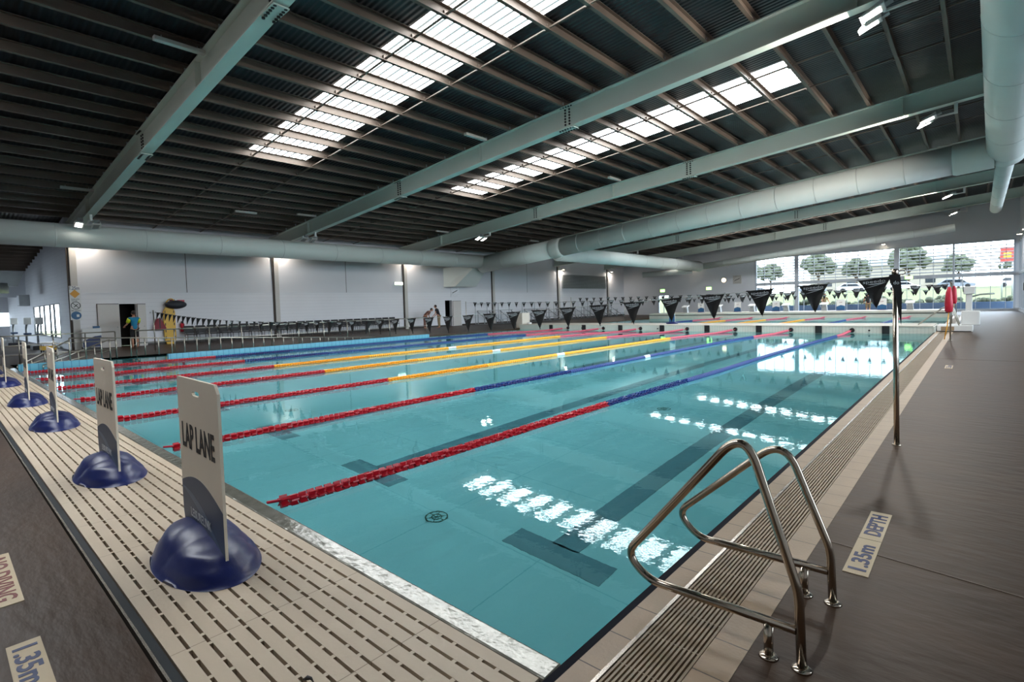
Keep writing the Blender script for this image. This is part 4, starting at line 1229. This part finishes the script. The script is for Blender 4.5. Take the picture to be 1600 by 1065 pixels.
ps = empty('poster_stand', (WL + 0.5, 5.1, 0), 'low white banner stand with a blue wave below the rules sign', 'sign')
MB().box(0, 0.05, -0.36, 0.36, 0.1, 1.0).build('panel', M['white'], ps)
MB().prism([(-0.35, 0.12), (0.35, 0.12), (0.35, 0.65), (0.1, 0.62), (-0.35, 0.42)], lambda u, v, d: (d, u, v), 0.05, 0.055).build('blue_wave', M['ink_blue'], ps)
MB().box(-0.1, 0.15, -0.34, 0.34, 0, 0.1).build('foot', M['black'], ps)
MB().box(0.0, 0.1, 0.05, 0.3, 1.0, 1.1).build('clip', M['signblue'], ps)

# rescue gear on the wall
sb = empty('spine_board', (WL + 0.12, 8.42, 0), 'tall yellow spine board leaning against the left wall', 'rescue board')
MB().prism([(-0.17, 0.0), (0.17, 0.0), (0.27, 0.3), (0.27, 1.7), (0.16, 1.95), (-0.16, 1.95), (-0.27, 1.7), (-0.27, 0.3)], lambda u, v, d: (d, u, v), 0, 0.06).build('board', M['spine'], sb, bevel=0.015)
mb = MB()
for z in (0.35, 0.7, 1.05, 1.4, 1.7):
    for s_ in (-1, 1): mb.box(0.06, 0.064, s_ * 0.2 - 0.02, s_ * 0.2 + 0.02, z - 0.07, z + 0.07)
mb.build('hand_holes', M['bolt'], sb)
bg_ = empty('equipment_bag', (WL + 0.08, 8.72, 1.95), 'black kit bag slung over the top of the yellow spine board', 'bag')
MB().ball((0.2, 0, 0.12), 0.3, 14, 10, (0.6, 1.7, 0.75)).build('bag_body', M['bag'], bg_)
MB().tube([(0.2, -0.45 + 0.3 * k / 8 * 1.5, 0.25 + 0.18 * math.sin(PI * k / 8)) for k in range(9)], 0.025, 6).build('strap', M['spine'], bg_)
rb_ = empty('equipment_bag', (WL + 0.1, 7.95, 0.75), 'dark red bag hanging between the door and the spine board', 'bag')
MB().prism([(-0.1, 0.62), (0.06, 0.62), (0.3, 0.1), (0.2, 0.0), (-0.25, 0.0), (-0.28, 0.15)], lambda u, v, d: (d, u, v), 0, 0.16).build('bag_body', M['redbag'], rb_, bevel=0.03)
MB().box(0.16, 0.17, -0.02, 0.02, 0.1, 0.66).build('strap', M['ink'], rb_)
fx = empty('fire_extinguisher', (WL + 0.14, 9.0, 0.62), 'red fire extinguisher mounted right of the yellow board', 'fire extinguisher')
MB().tube([(0, 0, 0), (0, 0, 0.02), (0, 0, 0.42), (0, 0, 0.48)], [0.09, 0.1, 0.1, 0.04], 14).build('cylinder', M['redplastic'], fx)
MB().box(-0.03, 0.06, -0.05, 0.05, 0.48, 0.56).build('valve', M['black'], fx)
MB().tube([(0.05, 0.03, 0.5), (0.12, 0.05, 0.35), (0.11, 0.05, 0.1)], 0.012, 6).build('hose', M['black'], fx)
fs1 = MB().box(WL, WL + 0.01, 8.5, 8.75, 2.05, 2.35).build('fire_sign', M['ink_red']); tag(fs1, 'small red fire sign on the wall above the spine board', 'sign')
fs2 = MB().box(WL, WL + 0.01, 8.85, 9.2, 2.12, 2.32).build('fire_sign', M['redplastic']); tag(fs2, 'second small red arrow sign right of the first', 'sign')
hkx = empty('wall_hooks', (WL, 7.6, 1.7), 'row of small coat hooks beside the door leaf', 'hooks')
for k in range(3): MB().tube([(0, k * 0.12, 0), (0.08, k * 0.12, -0.05), (0.1, k * 0.12, 0.03)], 0.012, 6).build('hook', M['gal'], hkx)


# ---------------------------------------------------------------- chairs along the left wall
def make_chair():
    t = empty('pool_chair', (0, 0, 0), 'black moulded chair with thin legs in the row against the left wall', 'chair', 'black chairs along the left wall')
    MB().box(-0.22, 0.24, -0.24, 0.24, 0.42, 0.46).build('seat', M['chair'], t, bevel=0.015)
    mb = MB(); mb.hexa([(-0.24, -0.25, 0.48), (-0.20, -0.25, 0.48), (-0.20, 0.25, 0.48), (-0.24, 0.25, 0.48), (-0.34, -0.25, 0.86), (-0.30, -0.25, 0.86), (-0.30, 0.25, 0.86), (-0.34, 0.25, 0.86)])
    mb.build('backrest', M['chair'], t, bevel=0.01)
    for sx_, sy_ in ((1, 1), (1, -1), (-1, 1), (-1, -1)):
        MB().tube([(0.2 * sx_, 0.22 * sy_, 0.42), (0.24 * sx_, 0.24 * sy_, 0.0)], 0.014, 8).build('leg', M['chair'], t)
    for sy_ in (1, -1):
        MB().tube(arc_path([(-0.24, 0.27 * sy_, 0.62), (0.16, 0.27 * sy_, 0.64), (0.2, 0.26 * sy_, 0.44)], [0.06], 4), 0.014, 8).build('armrest', M['chair'], t)
    return t


ch0 = make_chair()
nch = 24
for i in range(nch):
    o = ch0 if i == 0 else copy_tree(ch0)
    o.location = (WL + 0.75, 9.2 + i * 0.565, 0); o.rotation_euler = (0, 0, random.uniform(-0.05, 0.05)); o.scale = (1.05, 0.94, 1.08)


# ---------------------------------------------------------------- aluminium bleachers
def bleacher(y0_, y1_, label):
    t = empty('bleacher', (WL + 0.3, y0_, 0), label, 'bleacher', 'bleachers along the left wall')
    L_ = y1_ - y0_
    for k in range(3):
        x = 2.1 - k * 0.75; z = 0.42 + k * 0.38
        MB().box(x - 0.14, x + 0.14, 0, L_, z - 0.04, z).build('bench_plank', M['gal'], t)
        if k: MB().box(x + 0.25, x + 0.5, 0, L_, z - 0.42, z - 0.38).build('foot_plank', M['gal'], t)
    nfr = max(2, round(L_ / 1.5))
    for j in range(nfr + 1):
        y = L_ * j / nfr
        mb = MB(); mb.bar((2.25, y, 0.04), (0.3, y, 0.04), 0.05, 0.05); mb.bar((2.2, y, 0.05), (0.5, y, 1.1), 0.05, 0.05)
        for k in range(3): mb.bar((2.1 - k * 0.75, y, 0.04), (2.1 - k * 0.75, y, 0.4 + k * 0.38), 0.05, 0.05, (0, 1, 0))
        mb.bar((0.3, y, 0.04), (0.3, y, 1.75), 0.04, 0.04, (0, 1, 0))
        mb.build('frame', M['gal'], t)
    MB().tube([(0.3, 0, 1.75), (0.3, L_, 1.75)], 0.02, 8).build('back_rail', M['gal'], t)
    return t


bleacher(30.4, 34.6, 'first aluminium bleacher beyond the white door')
bleacher(36.4, 40.0, 'middle aluminium bleacher in front of the left wall')
bleacher(41.2, 46.0, 'third aluminium bleacher below the louvred vent')
bleacher(47.2, 51.5, 'farthest aluminium bleacher towards the corner')
cp = empty('lifeguard_box', (-22.9, 27.0, 0), 'small beige cabinet with a white bin at the left end of the far boom', 'cabinet')
MB().box(-0.55, 0.0, -0.4, 0.4, 0, 1.0).build('cabinet_body', M['far_boom_top'], cp, bevel=0.01)
MB().tube([(0.3, 0, 0.0), (0.3, 0, 0.35)], [0.12, 0.15], 12).build('bin', M['white'], cp)


# ---------------------------------------------------------------- starting blocks and block covers at the far end
def start_block(x, y, z, label):
    t = empty('starting_block', (x, y, z), label, 'starting block', 'starting blocks at the far end')
    mb = MB(); mb.hexa([(-0.26, -0.32, 0.46), (0.26, -0.32, 0.46), (0.26, 0.3, 0.60), (-0.26, 0.3, 0.60), (-0.26, -0.32, 0.52), (0.26, -0.32, 0.52), (0.26, 0.3, 0.66), (-0.26, 0.3, 0.66)]); mb.build('top_plate', M['white'], t)
    MB().hexa([(-0.2, -0.1, 0), (0.2, -0.1, 0), (0.2, 0.25, 0), (-0.2, 0.25, 0), (-0.15, -0.05, 0.48), (0.15, -0.05, 0.48), (0.15, 0.2, 0.55), (-0.15, 0.2, 0.55)]).build('pedestal', M['gal'], t)
    MB().tube([(-0.18, -0.3, 0.44), (-0.18, -0.34, 0.3), (0.18, -0.34, 0.3), (0.18, -0.3, 0.44)], 0.02, 6).build('grip_bar', M['gal'], t)
    return t


def a_board(x, y, z, label):
    t = empty('lane_board', (x, y, z), label, 'sign', 'white and blue lane boards at the far end')
    MB().prism([(-0.28, 0.0), (0.28, 0.0), (0.28, 0.85), (-0.28, 0.85)], lambda u, v, d: (u, d, v), -0.02, 0.02).build('board', M['white'], t)
    MB().prism([(-0.278, 0.06), (0.278, 0.06), (0.278, 0.34), (0.0, 0.42), (-0.278, 0.3)], lambda u, v, d: (u, d, v), -0.026, -0.021).build('blue_wave', M['signblue'], t)
    MB().tube([(0, 0, 0.0), (0, 0, 0.06)], [0.36, 0.28], 14).build('base', M['bluebase'], t)
    text_obj('lettering', 'LAP', 0.08, 0.2, M['ink_red'], t, (0, -0.024, 0.62), (PI / 2, 0, 0), 0.006, 0.002)
    return t


pos = ['first', 'second', 'third', 'fourth', 'fifth', 'sixth', 'seventh', 'eighth']
for i, x in enumerate([-3.6, -8.9, -11.6, -14.2, -17.0, -20.0]):
    start_block(x, 46.2, 0.42, '%s starting block from the right with a sloping white top' % pos[i])
for i, x in enumerate([-5.3, -7.9, -12.5, -15.6, -18.8]):
    a_board(x, 46.8, 0.42, '%s white and blue lane board from the right at the far end' % pos[i])


# ---------------------------------------------------------------- people
def skinned(name, chains, m_, parent, sub=1):
    """chains: list of [(pos, radius), ...]; first vertex of the first chain is the root; a chain may start with an int index"""
    vs = []; es = []; rs_ = []; ends = {}
    for ch in chains:
        prev = None
        for it in ch:
            if isinstance(it, str):
                prev = ends[it]; continue
            p, r_ = it[0], it[1]
            vs.append(p); rs_.append(r_); k = len(vs) - 1
            if len(it) > 2: ends[it[2]] = k
            if prev is not None: es.append((prev, k))
            prev = k
    me = bpy.data.meshes.new(name); me.from_pydata(vs, es, []); me.materials.append(m_)
    o = bpy.data.objects.new(name, me); COL.objects.link(o); o.parent = parent
    sk_m = o.modifiers.new('skin', 'SKIN'); sk_m.use_smooth_shade = True
    layer = me.skin_vertices[0].data if me.skin_vertices else None
    if layer is None:
        bpy.context.view_layer.objects.active = o
        layer = me.skin_vertices[0].data
    for k, r_ in enumerate(rs_): layer[k].radius = (r_, r_)
    layer[0].use_root = True
    sb_ = o.modifiers.new('sub', 'SUBSURF'); sb_.levels = sub; sb_.render_levels = sub
    return o


def person(loc, rz, label, top, bottom, sleeves=None, bend=0.0, reach=0.25, longlegs=False, H=1.75, hair=None):
    t = empty('person', loc, label, 'person'); t.rotation_euler = (0, 0, rz)
    s = H / 1.75
    def T(x, y, z):                      # bend the upper body forward (towards -Y) about the hip
        if z > 0.95:
            dz = z - 0.95; c, si = math.cos(bend), math.sin(bend)
            y, z = y * c - dz * si, 0.95 + dz * c + y * si
        return (x * s, y * s, z * s)
    hx = 0.095
    chains = [[(T(0, 0, 0.95), 0.12, 'pel'), (T(0, 0, 1.10), 0.115), (T(0, 0.0, 1.25), 0.13), (T(0, 0, 1.40), 0.12, 'ch'), (T(0, 0, 1.49), 0.055, 'nk'), (T(0, -0.01, 1.56), 0.055)]]
    for sd in (-1, 1):
        chains.append(['pel', (T(sd * hx, 0, 0.88), 0.088), (T(sd * hx * 1.05, -0.01, 0.68), 0.075), (T(sd * hx * 1.05, -0.015, 0.48), 0.052), (T(sd * hx * 1.05, 0.01, 0.32), 0.054), (T(sd * hx * 1.05, 0.02, 0.09), 0.036), (T(sd * hx * 1.1, -0.04, 0.035), 0.036), (T(sd * hx * 1.15, -0.16, 0.028), 0.028)])
        el = T(sd * 0.25, -0.03 - reach * 0.3, 1.13); wr_ = T(sd * 0.22, -0.06 - reach, 0.95 + reach * 0.35); pm = T(sd * 0.215, -0.10 - reach * 1.1, 0.91 + reach * 0.37)
        nm = 'pl%d' % sd
        chains.append(['ch', (T(sd * 0.17, 0, 1.42), 0.055), (el, 0.042), (wr_, 0.026), (pm, 0.030, nm)])
        px, py, pz = pm
        for f in range(4):
            chains.append([nm, ((px + (f - 1.5) * 0.02, py - 0.04, pz - 0.03), 0.0095), ((px + (f - 1.5) * 0.022, py - 0.055, pz - 0.07 - 0.006 * (f in (1, 2))), 0.008)])
        chains.append([nm, ((px - sd * 0.035, py - 0.01, pz - 0.015), 0.011), ((px - sd * 0.05, py - 0.03, pz - 0.05), 0.009)])
    body = skinned('body', chains, M['skin'], t, 1)
    # head with face features
    hc = Vector(T(0, -0.02, 1.655))
    hm = MB(); hm.ball(hc, 0.105 * s, 16, 12, (0.78, 0.92, 1.1)); hm.ball(hc + Vector((0, -0.10 * s, -0.015 * s)), 0.016 * s, 6, 5, (0.8, 1.2, 1.4))
    for sd in (-1, 1): hm.ball(hc + Vector((sd * 0.082 * s, 0.0, -0.01 * s)), 0.022 * s, 6, 5, (0.4, 0.9, 1.3))
    hm.ball(hc + Vector((0, -0.086 * s, -0.055 * s)), 0.02 * s, 6, 4, (1.2, 0.5, 0.35))
    head = hm.build('head', M['skin'], t)
    ey = MB()
    for sd in (-1, 1): ey.ball(hc + Vector((sd * 0.032 * s, -0.088 * s, 0.012 * s)), 0.011 * s, 6, 5)
    ey.build('eyes', M['ink'], head)
    hr = MB(); hr.ball(hc + Vector((0, 0.018 * s, 0.03 * s)), 0.112 * s, 16, 10, (0.8, 0.92, 0.98)); hr.build('hair', hair or M['hair'], head)
    sh = [[(T(0, 0, 0.86), 0.145, 'a'), (T(0, 0, 1.0), 0.14), (T(0, 0, 1.10), 0.135), (T(0, 0, 1.25), 0.15), (T(0, 0, 1.41), 0.135, 'c'), (T(0, 0, 1.47), 0.075)]]
    for sd in (-1, 1):
        e_ = T(sd * 0.215, -0.015 - reach * 0.15, 1.27)
        sh.append(['c', (T(sd * 0.175, 0, 1.42), 0.07), (e_, 0.062)])
    skinned('shirt', sh, top, t, 1)
    if sleeves:
        for sd in (-1, 1):
            e1 = Vector(T(sd * 0.19, 0, 1.40)); e2 = Vector(T(sd * 0.228, -0.02 - reach * 0.2, 1.22)); MB().tube([e1, (e1 + e2) / 2, e2], [0.085, 0.082, 0.075], 12).build('sleeve', sleeves, t)
    lo = 0.06 if longlegs else 0.52
    pz_ = [[(T(0, 0, 0.97), 0.135, 'p')]]
    for sd in (-1, 1):
        q = [(T(sd * hx, 0, 0.86), 0.105), (T(sd * hx * 1.05, -0.01, 0.68), 0.092)]
        if longlegs: q += [(T(sd * hx * 1.05, -0.01, 0.46), 0.075), (T(sd * hx * 1.05, 0.015, 0.1), 0.062)]
        else: q += [(T(sd * hx * 1.05, -0.01, 0.50), 0.085)]
        pz_.append(['p'] + q)
    skinned('trousers' if longlegs else 'shorts', pz_, bottom, t, 1)
    return t


person((-30.3, 6.55, 0), math.radians(-80), 'person in a teal shirt with yellow sleeves and dark shorts, back turned at the doorway', M['teal'], M['blackcloth'], M['yellow'], reach=0.35)
person((-30.2, 25.5, 0), math.radians(-60), 'person in a black shirt and khaki trousers bending beside the wall', M['blackcloth'], M['khaki'], None, bend=0.35, reach=0.3, longlegs=True)
person((-30.5, 24.4, 0), math.radians(120), 'person in brown clothes leaning over next to the black-shirted one', M['brownc'], M['brownc'], None, bend=0.9, reach=0.35, longlegs=True)
person((-9.6, 50.0, 0), math.radians(30), 'person in olive clothes standing behind the far starting blocks', M['khaki'], M['blackcloth'], None, reach=0.3)
person((-6.6, 50.2, 0), math.radians(200), 'person in a dark shirt and pale shorts at the far end of the pool', M['blackcloth'], M['khaki'], None, bend=0.2, reach=0.2)
person((-24.8, 45.0, 0), math.radians(-30), 'small distant person in pink by the glazed end door', M['pink'], M['khaki'], None, reach=0.2, H=1.3)

# ---------------------------------------------------------------- things in the wing
for i, (x, y, s_) in enumerate([(-35.0, 3.6, 1.0), (-37.5, 3.4, 1.1), (-41.5, 3.2, 1.0)]):
    t = empty('exercise_machine', (x, y, 0), ['white and dark exercise machine nearest the wall corner', 'middle exercise machine in the side wing', 'exercise machine deepest in the side wing'][i], 'exercise machine', 'machines in the side wing')
    MB().box(-0.5, 0.5, -0.3, 0.3, 0.0, 0.2).build('base', M['chair'], t)
    MB().tube(arc_path([(-0.4, 0, 0.2), (-0.3, 0, 1.1), (0.3, 0, 1.35)], [0.2], 5), 0.05, 8).build('mast', M['gal'], t)
    MB().box(0.2, 0.5, -0.15, 0.15, 1.25, 1.6).build('console', M['white'], t, bevel=0.02)
    MB().box(-0.1, 0.3, -0.15, 0.15, 0.7, 0.8).build('seat', M['navy'], t, bevel=0.02)
t = empty('yellow_trolley', (-31.3, 3.5, 0), 'low yellow trolley with a flat white top near the wing corner', 'trolley')
MB().box(-0.4, 0.4, -0.25, 0.25, 0.12, 0.3).build('tray', M['spine'], t)
MB().box(-0.45, 0.45, -0.28, 0.28, 0.42, 0.46).build('top_board', M['white'], t)
for sx_ in (-1, 1):
    for sy_ in (-1, 1):
        MB().cyl((sx_ * 0.35, sy_ * 0.2, 0.3), (sx_ * 0.35, sy_ * 0.2, 0.42), 0.02, None, 6).build('leg', M['gal'], t)
        MB().cyl((sx_ * 0.35, sy_ * 0.2 - 0.02, 0.06), (sx_ * 0.35, sy_ * 0.2 + 0.02, 0.06), 0.06, None, 10).build('wheel', M['black'], t)
t = empty('wall_cabinet', (-46.5, 3.9, 2.4), 'grey box cabinet high on the wing wall', 'cabinet')
MB().box(-0.6, 0.6, 0, 0.5, 0, 0.7).build('cabinet_body', M['gal'], t); MB().box(-0.55, 0.55, -0.02, 0, 0.05, 0.65).build('door', M['wall_grey'], t)

# ---------------------------------------------------------------- outside
lb_ = MB()
XA, XB = -110, 120
prof = [(YE + 0.4, -0.05), (70, -0.05), (84, 1.1), (98, 2.1), (110, 2.2), (125, 2.6), (260, 3.0)]
for (ya, za), (yb2, zb2) in zip(prof, prof[1:]):
    lb_.hexa([(XA, ya, za - 0.3), (XB, ya, za - 0.3), (XB, yb2, zb2 - 0.3), (XA, yb2, zb2 - 0.3), (XA, ya, za), (XB, ya, za), (XB, yb2, zb2), (XA, yb2, zb2)])
struct(lb_.build('floor_outside', M['grass']), 'grassy bank beyond the end windows')
struct(MB().box(WR + 0.4, 140, -60, YE + 0.4, -0.3, -0.05).build('floor_outside_side', M['road']), 'paving outside the right side')
struct(MB().box(-60, 70, YE + 0.4, YE + 7, -0.28, -0.03).build('floor_path', M['road']), 'paved path outside the end windows')
struct(MB().hexa([(-100, 98, 1.9), (110, 98, 1.9), (110, 110, 2.0), (-100, 110, 2.0), (-100, 98, 2.13), (110, 98, 2.13), (110, 110, 2.23), (-100, 110, 2.23)]).build('floor_road', M['road']), 'road beyond the lawn')
struct(MB().box(-90, 2.6, -60, YN - 0.4, -0.3, -0.05).build('floor_outside_near', M['road']), 'paving outside the near side')
struct(MB().box(-90, -32.4, 5, 60, -0.3, -0.05).build('floor_outside_left', M['grass']), 'lawn outside the side wing')
kb2 = MB().box(-17, 8, YE + 3.2, YE + 3.5, -0.05, 0.7)
tag(kb2.build('garden_wall', M['navy2']), 'low blue-grey garden wall outside the end windows', 'wall')


def bush(x, y, r_, label, n_=70):
    t = empty('bush', (x, y, -0.05), label, 'bush', 'bushes outside the end windows')
    mb = MB(); rn = random.Random(int(x * 10 + y))
    for k in range(n_):
        a = rn.uniform(0, 2 * PI); q = r_ * rn.random() ** 0.5; z = rn.uniform(0.15, 1.1) * r_ * 0.9
        mb.ball((q * math.cos(a), q * math.sin(a) * 0.6, z * (1 - 0.4 * q / r_)), rn.uniform(0.12, 0.22) * r_, 6, 4)
    mb.build('foliage', M['leaf'], t)
    MB().cyl((0, 0, 0), (0, 0, r_ * 0.6), 0.05, None, 6).build('stem', M['trunk'], t)
    return t


for i, x in enumerate([-16.2, -13.2, -10.4, -7.6, -5.0, -2.4, 0.3, 3.0]):
    bush(x, YE + 5.2 + (i % 3) * 0.8, 1.25 + 0.25 * (i % 2), ['leftmost rounded bush outside the end window', 'second rounded bush from the left outside', 'third bush from the left behind the boards', 'bush behind the left window column', 'bush left of the wide window column', 'bush right of the wide window column', 'bush behind the rescue tube post', 'rightmost bush outside the end window'][i])


def tree(x, y, h, label):
    t = empty('tree', (x, y, 2.3), label, 'tree', 'trees beyond the road')
    mb = MB(); rn = random.Random(int(x * 7 + y))
    for k in range(110):
        a = rn.uniform(0, 2 * PI); ph = rn.uniform(-0.6, 1.4); q = rn.random() ** 0.4
        mb.ball((h * 0.33 * q * math.cos(a) * math.cos(ph), h * 0.33 * q * math.sin(a) * math.cos(ph), h * 0.62 + h * 0.30 * q * math.sin(ph)), rn.uniform(0.04, 0.085) * h, 6, 4)
    mb.build('crown', M['leaf'], t)
    tk = MB(); tk.tube([(0, 0, 0), (0.1, 0, h * 0.3), (0, 0.1, h * 0.6)], [h * 0.03, h * 0.022, h * 0.01], 8)
    for a in (0.5, 2.6, 4.4): tk.tube([(0.05, 0, h * 0.35), (h * 0.16 * math.cos(a), h * 0.16 * math.sin(a), h * 0.6)], [h * 0.014, h * 0.006], 6)
    tk.build('trunk', M['trunk'], t)
    return t


for i, (x, y, h) in enumerate([(-38, 120, 8), (-31.5, 114, 6.5), (-24, 119, 8.5), (-17, 115, 6.5), (-9.5, 118, 8.5), (-2.5, 114, 6), (-47, 118, 8), (4.5, 118, 7)]):
    tree(x, y, h, '%s broad green tree from the left beyond the road' % ['second', 'third', 'fourth', 'fifth', 'sixth', 'seventh', 'first', 'eighth'][i])


def car(x, y, m_, label):
    t = empty('parked_car', (x, y, 2.19), label, 'car', 'cars parked beyond the lawn')
    MB().prism([(-2.1, 0.3), (2.1, 0.3), (2.15, 0.7), (1.3, 0.85), (0.7, 1.35), (-1.2, 1.38), (-1.9, 0.9), (-2.15, 0.8)], lambda u, v, d: (u, d, v), -0.85, 0.85).build('body', m_, t, bevel=0.05)
    MB().prism([(-1.75, 0.9), (1.15, 0.88), (0.62, 1.3), (-1.15, 1.32)], lambda u, v, d: (u, d, v), -0.87, 0.87).build('windows', M['cargl'], t)
    for sx_ in (-1.3, 1.3):
        for sy_ in (-0.8, 0.8): MB().cyl((sx_, sy_ - 0.1, 0.32), (sx_, sy_ + 0.1, 0.32), 0.32, None, 16).build('wheel', M['tyre'], t)
    return t


for i, (x, m_) in enumerate([(-30, 'carw'), (-22, 'carg'), (-15.5, 'carw'), (-9, 'carw'), (-2.5, 'carg'), (4, 'carw')]):
    car(x, 102 + (i % 2) * 2.5, M[m_], '%s %s car from the left parked beyond the lawn' % (pos[i], 'white' if m_ == 'carw' else 'grey'))
hs = empty('house', (-18, 150, 2.5), 'pale rendered house seen between the trees', 'building')
MB().box(-14, 14, 0, 10, 0, 6).build('walls', M['house'], hs)
MB().prism([(-15, 6), (15, 6), (13, 7.4), (-13, 7.4)], lambda u, v, d: (u, d, v), -0.5, 10.5).build('roof', M['gal'], hs)
for k in range(5): MB().box(-11 + k * 5, -9.2 + k * 5, -0.05, 0.0, 1.5, 3.2).build('window', M['cargl'], hs)
rg = empty('red_billboard', (2.2, 75, -0.05), 'red hoarding outside at the upper right of the end window', 'billboard')
MB().box(-0.55, 0.55, 0, 0.1, 4.6, 6.2).build('panel', M['redsign'], rg)
MB().box(-0.3, 0.3, -0.02, 0, 5.1, 5.6).build('panel_mark', M['orange'], rg)
for sx_ in (-0.4, 0.4): MB().cyl((sx_, 0.05, 0), (sx_, 0.05, 4.6), 0.07, None, 8).build('post', M['gal'], rg)
hd_ = empty('wall_dispenser', (WR, 47.5, 1.55), 'dark wall phone unit on the right side glazing post', 'dispenser')
MB().box(-0.14, 0, -0.2, 0.2, 0, 0.5).build('body', M['chair'], hd_)
bpy.context.view_layer.update()
